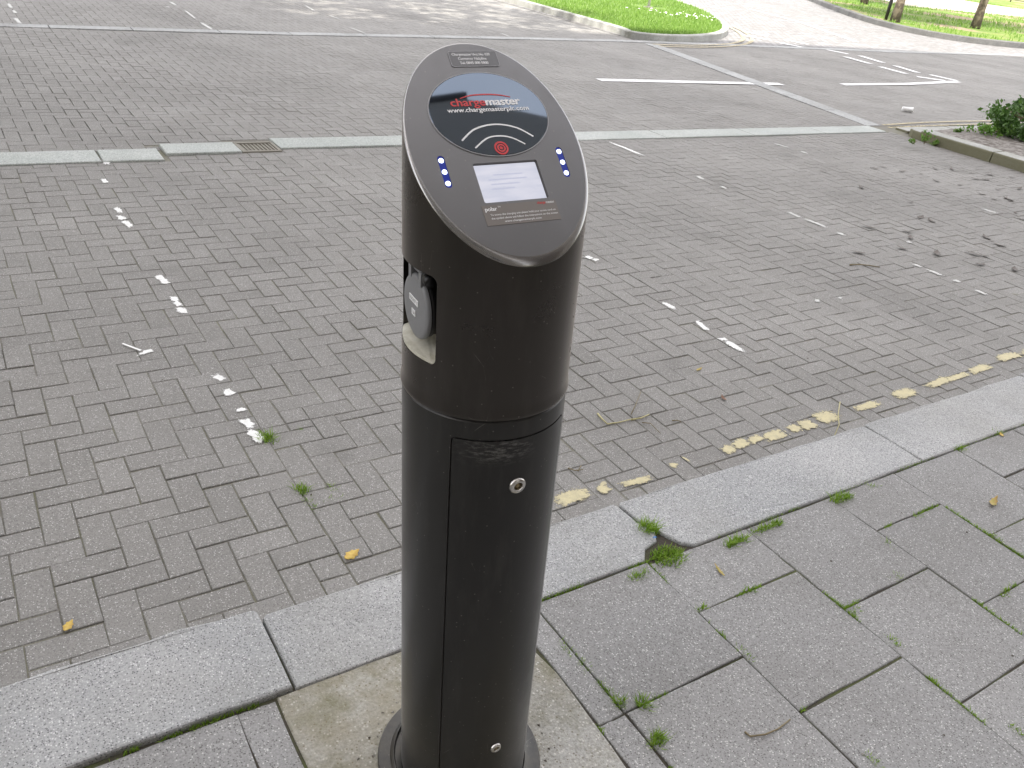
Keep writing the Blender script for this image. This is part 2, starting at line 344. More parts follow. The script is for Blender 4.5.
M_led = m_emit('lit white led', (0.8, 0.8, 0.9), (0.72, 0.80, 1.0), 0.7)
M_ledbar = m_emit('blue lit led window', (0.008, 0.012, 0.08), (0.03, 0.08, 0.75), 0.06)
M_ledbar.node_tree.nodes['Principled BSDF'].inputs['Roughness'].default_value = 0.15
M_iron = N('cast iron', 0.8, (0.23, 0.215, 0.18)).m
M_dark = N('drain shade', 0.9, (0.05, 0.045, 0.035)).m
M_grey_paint = N('galvanised pole', 0.5, (0.62, 0.62, 0.63)).m
M_black_paint = N('black painted steel', 0.4, (0.02, 0.02, 0.022)).m

# ------------------------------------------------------------------ ground levels
def hf(x, y):   # settlement of the block paving
    return 0.0035 * math.sin(1.3 * x + 0.7) * math.sin(1.1 * y + 0.4) + 0.002 * math.sin(3.7 * x + 1.9 * y)
ground = MB().add([(-400, -400, -0.05), (1500, -400, -0.05), (1500, 1500, -0.05), (-400, 1500, -0.05)], [(0, 1, 2, 3)]).build('ground', M_ground); tag(ground, kind='structure')
KF, KB = 1.715, 1.43     # kerb front and back (Y)
sand = MB(); nx, ny = 150, 56; V = []
for j in range(ny + 1):
    for i in range(nx + 1):
        x = -4.5 + 15.2 * i / nx; y = 1.66 + 5.4 * j / ny; V.append((x, y, hf(x, y) - 0.0042))
sand.add(V, [(j * (nx + 1) + i, j * (nx + 1) + i + 1, (j + 1) * (nx + 1) + i + 1, (j + 1) * (nx + 1) + i) for j in range(ny) for i in range(nx)], True)
sand.add([(-9, 1.66, -0.013), (32, 1.66, -0.013), (32, 13.8, -0.013), (-9, 13.8, -0.013)], [(0, 1, 2, 3)])
sand.add([(-9, 13.8, -0.0125), (11.95, 13.8, -0.0125), (11.95, 26, -0.0125), (-9, 26, -0.0125)], [(0, 1, 2, 3)])
tag(sand.build('joint_sand', M_sand), kind='structure')
tag(MB().add([(-80, 1.6, -0.02), (120, 1.6, -0.02), (120, 13.8, -0.02), (-80, 13.8, -0.02)], [(0, 1, 2, 3)]).build('road', M_farroad), kind='structure')

# far channel line (pale flush setts) and near channel
FAR = [(-8, 11.45), (0.7, 12.12), (4.44, 12.45), (8.45, 13.02), (11.8, 13.42), (16.6, 13.66), (20.4, 13.85), (27.9, 14.5), (45, 15.8)]
def far_y(x):
    for (a, b), (c, d) in zip(FAR, FAR[1:]):
        if a <= x <= c: return b + (d - b) * (x - a) / (c - a)
    return FAR[0][1] if x < FAR[0][0] else FAR[-1][1]
def chan_y(x): return 6.45 if x < 1.30 else (6.59 if x < 1.87 else 6.68)
ISL = [(11.98, 34), (11.98, 24), (11.96, 16.6), (11.92, 14.6), (11.75, 13.95), (12.4, 13.66), (13.7, 13.92), (15.2, 14.72), (16.8, 16.2), (18.8, 18.8), (20.0, 21.1), (20.5, 23.2), (20.7, 28), (20.8, 34)]
# ---- herringbone block paving: every block a bevelled solid in one mesh (surface pattern of the road)
PV, PF, PR = [], [], []
def add_block(x0, y0, x1, y1):
    if x1 - x0 < 0.016 or y1 - y0 < 0.016: return
    cx, cy = (x0 + x1) / 2, (y0 + y1) / 2
    g = 0.0019; far = cy > 7.2
    x0 += g; y0 += g; x1 -= g; y1 -= g
    amp = 1.0 if cy < 4 else 0.6
    base = hf(cx, cy) + rng.normal() * 0.0011 * amp; tx, ty = rng.normal(0, 0.006 * amp, 2); r = min(1, max(0, rng.normal(0.5, 0.24)))
    zz = lambda x, y, d: base + tx * (x - cx) + ty * (y - cy) - d
    b = len(PV); ch = 0.0025
    X = (x0, x1, x1, x0); Y = (y0, y0, y1, y1); sx = (1, -1, -1, 1); sy = (1, 1, -1, -1)
    jit = rng.normal(0, 0.0012, (4, 2))
    for i in range(4): PV.append((X[i] + sx[i] * ch + jit[i, 0], Y[i] + sy[i] * ch + jit[i, 1], zz(X[i], Y[i], 0)))
    for i in range(4): PV.append((X[i] + jit[i, 0], Y[i] + jit[i, 1], zz(X[i], Y[i], ch)))
    PF.append((b, b + 1, b + 2, b + 3))
    for i in range(4): j = (i + 1) % 4; PF.append((b + 4 + i, b + 4 + j, b + j, b + i))
    n = 8
    if not far:
        for i in range(4): PV.append((X[i] + jit[i, 0], Y[i] + jit[i, 1], -0.02))
        for i in range(4): j = (i + 1) % 4; PF.append((b + 8 + i, b + 8 + j, b + 4 + j, b + 4 + i))
        n = 12
    PR.extend([r] * n)
def seen(x, y):   # ground that the view, or one from a step to the side, can take in
    return x > -1.3 - 0.42 * y * 0.45 - (0.6 if y < 6 else 1.5) and x < 3.2 + 2.15 * y and x < 31
def herring(x_lo, x_hi, ylo_f, yhi_f, ph, yr, hole=None):
    w = 0.1
    for iy in range(int((yr[0] - 0.3) / w), int((yr[1] + 0.3) / w)):
        for ix in range(int((max(x_lo, -8) - 0.3) / w) - 2, int((min(x_hi, 31) + 0.3) / w) + 2):
            c = (ix + iy) % 4
            if c not in (0, 2): continue
            x0, y0 = ix * w + ph[0], iy * w + ph[1]
            x1, y1 = (x0 + 2 * w, y0 + w) if c == 0 else (x0 + w, y0 + 2 * w)
            cx, cy = (x0 + x1) / 2, (y0 + y1) / 2
            if not seen(cx, cy): continue
            a, b = ylo_f(cx), yhi_f(cx)
            if y1 <= a or y0 >= b or x1 <= x_lo or x0 >= x_hi: continue
            if hole:
                hx0, hx1, hy = hole
                if cy < hy:
                    if x1 > hx0 and x0 < hx1:
                        add_block(max(x0, x_lo), max(y0, a), min(x1, hx0), min(y1, b)); add_block(max(x0, hx1), max(y0, a), min(x1, x_hi), min(y1, b)); continue
                elif hx0 < cx < hx1: y0 = max(y0, hy)
            add_block(max(x0, x_lo), max(y0, a), min(x1, x_hi), min(y1, b))
h1 = G(0 + 190 / 5.12, 420 + 453 / 5.12); PH_L = ((h1[0]) % 0.1, (h1[1]) % 0.1)
kx, ky = round((h1[0] - PH_L[0]) / 0.1), round((h1[1] - PH_L[1]) / 0.1)
PH_L = (PH_L[0] + 0.1 * ((kx + ky) % 4), PH_L[1])
h4 = G(580 + 308 / 5.12, 270 + 592 / 5.12); PH_R = [h4[0] % 0.1, h4[1] % 0.1]
kx, ky = round((h4[0] - PH_R[0]) / 0.1), round((h4[1] - PH_R[1]) / 0.1); PH_R[0] += 0.1 * ((kx + ky) % 4)
SEAM = PH_L[0] + 0.1 * round((0.86 - PH_L[0]) / 0.1); PH_R[0] += (SEAM - PH_R[0] + 0.05) % 0.1 - 0.05
SX1, SY1 = SEAM + 0.6, PH_L[1] + 0.1 * round((2.8 - PH_L[1]) / 0.1)      # relaid strip beside the bay line
herring(-9, 10.33, lambda x: KF + 0.002, lambda x: chan_y(x) - 0.004, PH_L, (1.7, 6.8), (SEAM, SX1, SY1))
herring(SEAM, SX1, lambda x: KF + 0.002, lambda x: SY1, (PH_L[0], PH_L[1] + 0.045), (1.7, 3.0))
herring(-9, 31, lambda x: chan_y(x) + 0.30, lambda x: far_y(x) - 0.02, (0.03, 0.05), (6.7, 14.8))
herring(-9, 11.72, lambda x: far_y(x) + 0.25, lambda x: 26.0, (0.06, 0.02), (11.5, 19.0))
me = bpy.data.meshes.new('block_paving'); me.from_pydata(PV, [], PF)
at = me.attributes.new('rnd', 'FLOAT', 'POINT'); at.data.foreach_set('value', np.array(PR, np.float32)); me.materials.append(M_paver); me.update()
o = bpy.data.objects.new('block_paving', me); C.objects.link(o); tag(o, kind='structure')

# ---- near channel stones
ch = MB()
def slab(mb, x0, x1, y0, y1, z, bev=0.008, tilt=0.0, jag=0.003):
    n = max(2, int((x1 - x0) / 0.12)); P = []
    for i in range(n): P.append((x0 + (x1 - x0) * i / n, y0 + rng.normal(0, jag)))
    P.append((x1, y0)); 
    P.append((x1 + rng.normal(0, jag), y1))
    for i in range(n - 1, 0, -1): P.append((x0 + (x1 - x0) * i / n, y1 + rng.normal(0, jag)))
    P.append((x0 + rng.normal(0, jag), y1)); mb.prism(P, -0.04, z, bev, lambda x, y: tilt * (y - y0))
xs = [-4.6, -3.3, -1.9, -0.55, 0.87, 1.29]
for a, b in zip(xs, xs[1:]): slab(ch, a + 0.004, b - 0.004, 6.45, 6.75, 0.016)
slab(ch, 1.33, 1.89, 6.59, 6.86, 0.02)
xs = [2.22, 3.75, 5.1, 6.4, 7.75, 9.0, 10.22]
for a, b in zip(xs, xs[1:]): slab(ch, a + 0.004, b - 0.004, 6.675, 6.975, 0.014)
tag(ch.build('channel', M_channel), kind='structure')
fc = MB(); x = -7.5
while x < 44:
    L = 0.95 + rng.random() * 0.3; nx = x + L
    wdt = 0.22
    P = [(x + 0.006, far_y(x)), (nx - 0.006, far_y(nx)), (nx - 0.006, far_y(nx) + wdt), (x + 0.006, far_y(x) + wdt)]
    if not (11.2 < x < 16.3 and False): fc.prism(P, -0.03, 0.010, 0.004)
    x = nx
# pale line running obliquely across the carriageway
for k in range(7):
    t0, t1 = k / 7, (k + 1) / 7
    A = lambda t: np.array([10.22 + (11.62 - 10.22) * t, 6.98 + (13.25 - 6.98) * t])
    a, b = A(t0), A(t1); fc.prism([(a[0], a[1] + 0.01), (a[0] + 0.30, a[1] + 0.01), (b[0] + 0.30, b[1]), (b[0], b[1])], -0.03, 0.012, 0.004)
tag(fc.build('far_channel', M_farch), kind='structure')

# ---- cobbled road beyond
setts = MB().add([(11.8, 13.2, -0.006), (140, 13.2, -0.006), (140, 140, -0.006), (11.8, 140, -0.006)], [(0, 1, 2, 3)])
tag(setts.build('sett_road', M_setts), kind='structure')

# ---- kerb of long granite stones
kb = MB()
def kerb_stone(x0, x1, yf, yb, z, cut0=None, cut1=None, round0=0.0):
    P = []; n = max(4, int((x1 - x0) / 0.10))
    P.append((x0, yb)) if not cut0 else P.extend(cut0)
    for i in range(1, n): P.append((x0 + (x1 - x0) * i / n, yb + rng.normal(0, 0.0022)))
    P.append((x1, yb)) if not cut1 else P.extend(cut1)
    if not cut1: P.append((x1 + rng.normal(0, 0.003), yb + (yf - yb) * 0.5))
    P.append((x1, yf - 0.012)); P.append((x1 - 0.012, yf))
    for i in range(n - 1, 0, -1):
        xx = x0 + (x1 - x0) * i / n; d = round0 * max(0, 1 - (xx - x0) / 0.35) ** 2
        P.append((xx, yf - d + rng.normal(0, 0.0028)))
    P.append((x0 + 0.012, yf - round0)); P.append((x0, yf - round0 - 0.012))
    kb.prism(P, -0.05, z, 0.007, lambda x, y: 0.0012 * math.sin(9 * x) + 0.0015 * math.sin(23 * x + 11 * y))
kerb_stone(-3.2, -1.86, 1.725, 1.435, 0.114)
kerb_stone(-1.85, -0.44, 1.725, 1.435, 0.114)
kerb_stone(-0.43, 0.489, 1.735, 1.434, 0.116, round0=0.03)
kerb_stone(0.497, 1.757, 1.712, 1.432, 0.107, cut1=[(1.66, 1.43), (1.70, 1.475), (1.765, 1.492), (1.79, 1.53), (1.765, 1.60)])
kerb_stone(1.768, 3.165, 1.712, 1.42, 0.108, cut0=[(1.775, 1.60), (1.805, 1.52), (1.835, 1.45), (1.87, 1.422)])
kerb_stone(3.174, 4.47, 1.720, 1.42, 0.109)
x = 4.48
while x < 16: kerb_stone(x, x + 1.33, 1.73, 1.43, 0.112); x += 1.34
tag(kb.build('kerb', M_granite), kind='structure')

# ---- pavement slabs
FV = MB(); FR = []
def flag(x0, x1, y0, y1, z=0.1):
    n0 = len(FV.v); g = 0.0021; dz = rng.normal(0, 0.0016); ax, ay = rng.normal(0, 0.003, 2); cx, cy = (x0 + x1) / 2, (y0 + y1) / 2
    J = rng.normal(0, 0.0018, (4, 2)); P = []
    cs = [(x0 + g, y0 + g), (x1 - g, y0 + g), (x1 - g, y1 - g), (x0 + g, y1 - g)]
    cs = [(a + j[0], b + j[1]) for (a, b), j in zip(cs, J)]
    for i in range(4):
        a, b = cs[i], cs[(i + 1) % 4]
        for k in range(5):
            t = k / 5; s = 0 if k == 0 else 0.0012
            P.append((a[0] + (b[0] - a[0]) * t + rng.normal(0, s), a[1] + (b[1] - a[1]) * t + rng.normal(0, s)))
    FV.prism(P, 0.03, z + dz, 0.004, lambda x, y: ax * (x - cx) + ay * (y - cy))
    FR.extend([min(1, max(0, rng.normal(0.5, 0.28)))] * (len(FV.v) - n0))
cols = [(-2.35, -1.9), (-1.9, -1.45), (-1.45, -1.0), (-1.0, -0.55), (-0.55, -0.10), (-0.10, 0.345), (0.345, 0.445), (1.135, 1.222), (1.222, 1.665), (1.665, 2.115), (2.115, 2.57), (2.57, 2.97), (2.97, 3.42), (3.42, 3.87), (3.87, 4.32), (4.32, 4.77), (4.77, 5.22), (5.22, 5.67), (5.67, 6.12)]
tops = {8: 0.99, 9: 1.18, 10: 0.99, 11: 1.20, 12: 1.00, 13: 1.2, 14: 1.0, 15: 1.2, 16: 1.0, 17: 1.2, 18: 1.0, 0: 1.2, 1: 1.0, 2: 1.2, 3: 1.0, 4: 1.2, 5: 1.0, 6: 1.0, 7: 0.99}
for i, (a, b) in enumerate(cols):
    y1 = (KB if a < 1.6 else 1.42) - 0.003; y0 = tops[i]
    while y1 > -3.0:
        zb = 0.1 if a > 0.5 else 0.098
        flag(a, b, y0, y1, zb); y1 = y0; y0 -= 0.405
for k in range(8): 
    for xa, xb in ((0.445, 0.79), (0.79, 1.135)): flag(xa, xb, 0.45 - 0.405 * (k + 1), 0.45 - 0.405 * k)
fl = FV.build('pavement', M_flag); a_ = fl.data.attributes.new('rnd', 'FLOAT', 'POINT'); a_.data.foreach_set('value', np.array(FR, np.float32)); tag(fl, kind='structure')
tag(MB().add([(-12, -3.3, 0.0952), (30, -3.3, 0.0952), (30, KB + 0.2, 0.0952), (-12, KB + 0.2, 0.0952)], [(0, 1, 2, 3)]).build('pavement_bed', M_joint), kind='structure')
# concrete patch round the post
pt = MB(); P = [(0.447, 0.455), (1.134, 0.455)]
P += [(1.130 + rng.normal(0, 0.004), 0.5 + 0.085 * k) for k in range(11)] + [(1.132, 1.430)]
P += [(1.05 - 0.07 * k, 1.431 + rng.normal(0, 0.001)) for k in range(8)] + [(0.447, 1.430)]
P += [(0.450 + rng.normal(0, 0.003), 1.36 - 0.085 * k) for k in range(10)]
pt.prism(P, 0.05, 0.1025, 0.004, lambda x, y: 0.003 * math.sin(5 * x + 2) * math.sin(6 * y))
tag(pt.build('concrete_patch', M_concrete), kind='structure')

# ------------------------------------------------------------------ road markings
def blob(mb, c, L, W, ang, z=0.0035, n=14, jag=0.22, conform=True):
    ca, sa = math.cos(ang), math.sin(ang); P = []
    for i in range(n):
        t = 2 * math.pi * i / n; cx, sx = math.cos(t), math.sin(t)
        e = 0.5; ux = math.copysign(abs(cx) ** e, cx) * L * 0.62; uy = math.copysign(abs(sx) ** e, sx) * W * 0.68
        k = 1 + rng.uniform(-jag, jag); ux *= 1 + rng.uniform(-jag, jag) * 0.4; uy *= k
        x, y = c[0] + ux * ca - uy * sa, c[1] + ux * sa + uy * ca
        P.append((x, y, (hf(x, y) if conform else 0) + z))
    b = [(c[0], c[1], (hf(c[0], c[1]) if conform else 0) + z + 0.0003)] + P
    mb.edge = getattr(mb, 'edge', []); mb.edge += [1.0] * (len(mb.v) - len(mb.edge)) + [1.0] + [0.0] * n
    mb.add(b, [(0, 1 + i, 1 + (i + 1) % n) for i in range(n)])
def paint_build(mb, name, m):
    o = mb.build(name, m); e = getattr(mb, 'edge', []); e += [1.0] * (len(mb.v) - len(e))
    a = o.data.attributes.new('edge', 'FLOAT', 'POINT'); a.data.foreach_set('value', np.array(e, np.float32)); return o
def dab(mb, p, q, W, z=0.004, jag=0.22):
    a, b = G(*p), G(*q); d = b - a; blob(mb, (a + b) / 2, max(np.linalg.norm(d), 0.03), W, math.atan2(d[1], d[0]), z, 14, jag)
bays = [
    [((116, 208), (121, 214)), ((119, 216), (124, 221)), ((124, 221), (131, 228)), ((104, 160), (108, 166)), ((103, 180), (107, 184)), ((157, 275), (163, 280)), ((161, 278), (168, 284)), ((172, 296), (177, 301)), ((175, 301), (180, 306)), ((179, 307), (185, 313)), ((214, 375), (224, 381)), ((225, 390), (233, 396)), ((239, 409), (242, 412)), ((243, 419), (253, 429)), ((250, 430), (262, 444))],
    [((610, 143), (645, 157)), ((585, 257), (592, 260)), ((593, 260), (598, 262)), ((663, 303), (675, 310)), ((695, 321), (708, 331)), ((721, 338), (725, 341)), ((725, 341), (744, 352)), ((575, 250), (580, 253))],
    [((697, 176), (704, 180)), ((720, 186), (727, 189)), ((787, 211), (802, 218)), ((803, 218), (829, 228)), ((837, 232), (846, 236)), ((913, 264), (922, 268)), ((926, 269), (944, 277)), ((953, 280), (960, 283)), ((974, 290), (988, 296))],
    [((773, 143), (790, 148)), ((800, 151), (808, 154)), ((981, 209), (998, 214)), ((907, 241), (911, 243))],
]
for k, B_ in enumerate(bays):
    mb = MB()
    for p, q in B_: dab(mb, p, q, 0.040 if k == 0 else 0.046, jag=0.3)
    if k == 0: blob(mb, G(147, 352), 0.085, 0.03, 0.5, 0.004, 16, 0.7); mb.add([(*G(122, 345), 0.006), (*G(123, 344), 0.006), (*G(142, 351), 0.006), (*G(140, 352), 0.006)], [(0, 3, 2, 1)])
    if k == 2: blob(mb, G(817, 301), 0.06, 0.035, 0.6, 0.004); blob(mb, G(840, 298), 0.05, 0.02, 0.6, 0.004)
    tag(paint_build(mb, 'bay_line', M_white if k < 2 else M_faded), kind='structure')
mb = MB()
for p, q, W in (((8, 3), (12, 9), .06), ((13, 10), (16, 14), .06), ((15, 18), (21, 25), .07), ((170, 2), (176, 6), .07), ((184, 10), (197, 20), .05), ((200, 22), (213, 30), .08), ((166, 7), (170, 8), .05), ((304, 5), (315, 11), .06), ((328, 15), (340, 19), .06), ((348, 27), (368, 35), .05), ((500, 33), (510, 37), .06)): dab(mb, p, q, W * 0.75, 0.005)
tag(paint_build(mb, 'bay_line', M_faded), kind='structure')
mb = MB()
for p, q, W in (((553, 504), (590, 491), .075), ((598, 492), (609, 487), .05), ((600, 486), (606, 482), .02), ((620, 486), (653, 477), .04), ((668, 464), (678, 467), .035), ((682, 457), (690, 462), .012),
                ((724, 453), (733, 447), .06), ((733, 448), (748, 441), .06), ((748, 443), (763, 437), .05), ((764, 440), (786, 432), .07), ((788, 431), (800, 427), .06), ((800, 428), (814, 423), .075), ((816, 421), (836, 413), .09), ((853, 410), (880, 402), .055), ((893, 397), (915, 390), .07), ((926, 388), (950, 378), .06), ((945, 382), (968, 374), .045), ((968, 374), (990, 366), .06), ((996, 361), (1020, 354), .07), ((1020, 356), (1060, 342), .07)):
    dab(mb, p, q, W * 0.95, 0.0045, 0.2)
tag(paint_build(mb, 'yellow_line', M_yellow), kind='structure')
def strip(mb, pts, W, z=0.008):
    P = [np.array(p, float) for p in pts]; A, B2 = offset_path(P, W / 2), offset_path(P, -W / 2); n = len(P)
    mb.add([(*p, z) for p in A] + [(*p, z) for p in B2], [(i, n + i, n + i + 1, i + 1) for i in range(n - 1)])
mb = MB()
strip(mb, [(7.77, 9.68), (11.48, 9.62)], 0.17); strip(mb, [(13.12, 9.68), (15.3, 9.86), (17.45, 10.2)], 0.15)
for p, q in (((845, 57), (870, 64)), ((860, 56), (883, 63)), ((880, 67), (906, 74)), ((895, 66), (918, 73)), ((917, 77), (945, 81)), ((930, 75), (957, 81))): strip(mb, [G(*p), G(*q)], 0.17)
tag(mb.build('white_line', M_white2), kind='structure')
mb = MB()
for p, q in (((741, 35), (766, 39.5)), ((743, 31.5), (768, 36)), ((780, 43), (804, 47.5)), ((785, 39.5), (808, 44.5)), ((818, 48), (848, 54))): strip(mb, [G(*p), G(*q)], 0.16, 0.004)
strip(mb, [G(750, 9), G(800, 22), G(857, 42)], 0.13, 0.004)
tag(mb.build('white_line', M_white2), kind='structure')
mb = MB(); strip(mb, [(10.62, 7.02), (11.5, 7.10), (12.6, 7.14), (14.2, 7.12), (17, 7.1)], 0.06); strip(mb, [(10.55, 6.86 + 0.03), (11.5, 6.93), (12.8, 6.96), (17, 6.95)], 0.05)
tag(mb.build('yellow_line', M_cream), kind='structure')
mb = MB()
yc = smooth_path([(11.75, 13.18), (12.6, 13.24), (13.7, 13.50), (14.8, 13.95), (15.9, 14.75), (16.9, 15.9), (17.6, 17.0)])
strip(mb, yc, 0.09, 0.014); strip(mb, offset_path(yc, -0.20), 0.09, 0.014)
tag(mb.build('yellow_line', M_cream), kind='structure')

# ------------------------------------------------------------------ island with turf
ip = smooth_path(ISL, 5); io = ip; ii = offset_path(ip, 0.16)
km = MB(); n = len(ip); prof = [(0.0, -0.03), (0.0, 0.115), (0.015, 0.13), (0.145, 0.13), (0.16, 0.118), (0.16, -0.03)]
R = [[(*p, z) for p in offset_path(ip, d)] for d, z in prof]
V = [p for r in R for p in r]; km.add(V, [(k * n + i, k * n + i + 1, (k + 1) * n + i + 1, (k + 1) * n + i) for k in range(len(R) - 1) for i in range(n - 1)])
tag(km.build('island_kerb', M_oldkerb, fix=False), kind='structure')
poly = [tuple(p) for p in ii]
tag(MB().add([(x, y, 0.11) for x, y in poly], [tuple(range(len(poly)))]).build('island_turf', M_turf), kind='structure')
def inside(P, x, y):
    c = False; j = len(P) - 1
    for i in range(len(P)):
        if (P[i][1] > y) != (P[j][1] > y) and x < (P[j][0] - P[i][0]) * (y - P[i][1]) / (P[j][1] - P[i][1]) + P[i][0]: c = not c
        j = i
    return c
def leaf_mesh(name, V, F, R, mat_, parent=None, rot=None):
    me = bpy.data.meshes.new(name); me.from_pydata(V, [], F); a = me.attributes.new('rnd', 'FLOAT', 'POINT'); a.data.foreach_set('value', np.array(R, np.float32))
    me.materials.append(mat_); me.update(); o = bpy.data.objects.new(name, me); C.objects.link(o)
    if parent: o.parent = parent
    return o
def blades(pts, hmin, hmax, wd, spread=0.5):
    V, F, R = [], [], []
    for (x, y, z) in pts:
        h = rng.uniform(hmin, hmax); a = rng.uniform(0, 6.283); l = rng.uniform(0.05, spread) * h; b = rng.uniform(0, 6.283)
        dx, dy = math.cos(a) * wd / 2, math.sin(a) * wd / 2; lx, ly = math.cos(b) * l, math.sin(b) * l
        n = len(V); V += [(x - dx, y - dy, z), (x + dx, y + dy, z), (x + dx * .7 + lx * .4, y + dy * .7 + ly * .4, z + h * .6), (x - dx * .7 + lx * .4, y - dy * .7 + ly * .4, z + h * .6), (x + lx, y + ly, z + h)]
        F += [(n, n + 1, n + 2, n + 3), (n + 3, n + 2, n + 4)]; R += [rng.random()] * 5
    return V, F, R
pts = []
while len(pts) < 26000:
    x, y = rng.uniform(12, 20.8), 13.6 + 14 * rng.random() ** 1.6
    if inside(poly, x, y) and not ((x - 16.7) ** 2 + (y - 19.1) ** 2 < 0.12 + 0.3 * rng.random()): pts.append((x, y, 0.105))
tag(leaf_mesh('island_grass', *blades(pts, 0.04, 0.10, 0.014), M_grass), 'bright short green grass on the kerbed island', 'grass', kind='stuff')
V, F, R = [], [], []
for k in range(60):
    t = rng.normal(0, 0.5); x = 16.4 + rng.normal(0, 0.7); y = 17.2 - 0.25 * (x - 16.2) + rng.normal(0, 0.35)
    if not inside(poly, x, y): continue
    s = rng.uniform(0.015, 0.035); n = len(V); z = 0.18; a = rng.uniform(0, 6)
    V += [(x + s * math.cos(a + q * 1.257), y + s * math.sin(a + q * 1.257), z + 0.006 * (q % 2)) for q in range(5)] + [(x, y, z + 0.012)]
    F += [(n + q, n + (q + 1) % 5, n + 5) for q in range(5)]; R += [0.5] * 6
tag(leaf_mesh('fallen_petals', V, F, R, M_print), 'white petals scattered over the island grass near the pole', 'petals', kind='stuff')
t = thing('sign_pole', 'slim pale metal pole standing in the island grass', 'pole', (16.6, 19.05, 0.105))
mb = MB(); mb.tube([(0, 0, -0.1), (0, 0, 3.1)], 0.038, 16); mb.build('shaft', M_grey_paint, t)
mb = MB(); mb.lathe([(0.04, 3.1), (0.045, 3.105), (0.045, 3.13), (0.02, 3.15), (0.001, 3.152)], 16); mb.build('cap', M_black_paint, t)
mb = MB(); mb.lathe([(0.16, -0.01), (0.13, 0.02), (0.06, 0.035), (0.039, 0.036)], 16); mb.build('footing', M_soil, t)

# ------------------------------------------------------------------ verge on the far right
VK = smooth_path([(60, 16.9), (44, 16.6), (34, 16.35), (30.2, 16.5), (28.4, 17.3), (28.0, 18.8), (29.0, 21.2), (32.0, 25.2), (35.6, 29.6), (40, 35.2), (50, 48), (70, 74)], 5)
VK = VK[::-1]
VK = VK[::-1]
R = [[(*p, z) for p in offset_path(VK, d)] for d, z in [(0.0, -0.03), (0.0, 0.15), (-0.02, 0.17), (-0.28, 0.17), (-0.3, 0.15), (-0.3, -0.03)]]
n = len(VK); km = MB(); km.add([p for r in R for p in r], [(k * n + i, (k + 1) * n + i, (k + 1) * n + i + 1, k * n + i + 1) for k in range(5) for i in range(n - 1)])
tag(km.build('verge_kerb', M_darkkerb), kind='structure')
vin = offset_path(VK, -0.3); vp = [tuple(p) for p in vin] + [(200, 140), (200, 16.9)]
def verge_z(x, y): return 0.15
tag(MB().add([(x, y, 0.155) for x, y in vp], [tuple(range(len(vp)))[::1]]).build('verge', M_verge), kind='structure')
pA, pB = [G(*p, 0.16) for p in ((880, 0), (906, 6), (982, 13.5), (1024, 17), (1060, 20))], [G(*p, 0.16) for p in ((950, -2), (970, 1.5), (990, 4.8), (1024, 9.5), (1060, 13.5))]
pathp = [tuple(p) for p in pA + pB[::-1]]
mb = MB(); n = 5; mb.add([(*p, 0.165) for p in pA] + [(*p, 0.165) for p in pB], [(i, i + 1, n + i + 1, n + i) for i in range(4)])
M_path = N('pale gravel path', 0.9, (0.42, 0.37, 0.30)); M_path.color(M_path.mix(M_path.noise(8, 5), (0.36, 0.31, 0.25), (0.48, 0.43, 0.36))); M_path = M_path.m
tag(mb.build('path', M_path), kind='structure')
pts = []
while len(pts) < 14000:
    x = rng.uniform(28, 75); y = rng.uniform(16.5, 50)
    if not inside(vp, x, y) or x > 26 + (y + 2) * 1.75: continue
    if mnoise.noise(Vector((x * 0.35, y * 0.35, 3))) < -0.05 or inside(pathp, x, y): continue
    pts.append((x, y, 0.15))
tag(leaf_mesh('verge_grass', *blades(pts, 0.06, 0.14, 0.035), M_grass), 'patchy sunlit grass round the street trees on the far verge', 'grass', kind='stuff')
# trees
def clumps(nc, ctr, rad, per, size, crad, shell=0.35):
    V, F, R = [], [], []
    for k in range(nc):
        d = rng.normal(size=3); d /= np.linalg.norm(d); rr = (shell + (1 - shell) * rng.random()) ; c = np.array(ctr) + d * np.array(rad) * rr
        tone = rng.random()
        for i in range(per):
            p = c + rng.normal(size=3) * crad; s = size * rng.uniform(0.6, 1.3)
            u = rng.normal(size=3); u /= np.linalg.norm(u); w_ = np.cross(u, rng.normal(size=3)); w_ /= np.linalg.norm(w_)
            n = len(V); q = np.cross(u, w_) * s * 0.12
            V += [tuple(p - u * s * .5), tuple(p + w_ * s * .33 + q), tuple(p + u * s * .5), tuple(p - w_ * s * .33 + q)]
            F.append((n, n + 1, n + 2, n + 3)); r_ = min(1, max(0, tone * 0.6 + rng.random() * 0.4)); R += [r_] * 4
    return V, F, R
def tree(label, x, y, r, h, cr_, lean=0, group='street trees on the far verge', nc=150, z0=0.14):
    t = thing('street_tree', label, 'tree', (x, y, z0), 0, group)
    mb = MB(); P = [(lean * z * 0.1 + 0.05 * math.sin(z), 0.04 * math.sin(1.3 * z), z) for z in np.linspace(-0.1, h, 12)]
    R_ = [r * (1.3 if i == 0 else (1.0 if i == 1 else 1.0 - 0.5 * i / 11)) for i in range(12)]
    mb.tube(P, R_, 12)
    for k in range(7):
        a = k * 2.4; z0 = h * (0.45 + 0.07 * k); L = cr_ * 0.8
        mb.tube([(lean * z0 * .1, 0, z0), (lean * z0 * .1 + math.cos(a) * L * .5, math.sin(a) * L * .5, z0 + L * .45), (lean * z0 * .1 + math.cos(a) * L, math.sin(a) * L, z0 + L * .7)], [r * .4, r * .25, r * .08], 6)
    mb.build('trunk', M_bark, t)
    leaf_mesh('crown', *clumps(nc, (lean * h * .1, 0, h * 1.0), (cr_, cr_, h * 0.42), 34, 0.30, 0.42), M_crown, t)
tree('stout tree trunk at the right end of the far verge', *G(974.7, 28.5, .155), 0.155, 9, 4.0)
tree('tree trunk right beside the dark lamp column on the far verge', *G(894.5, 22, .155), 0.15, 8.5, 3.6)
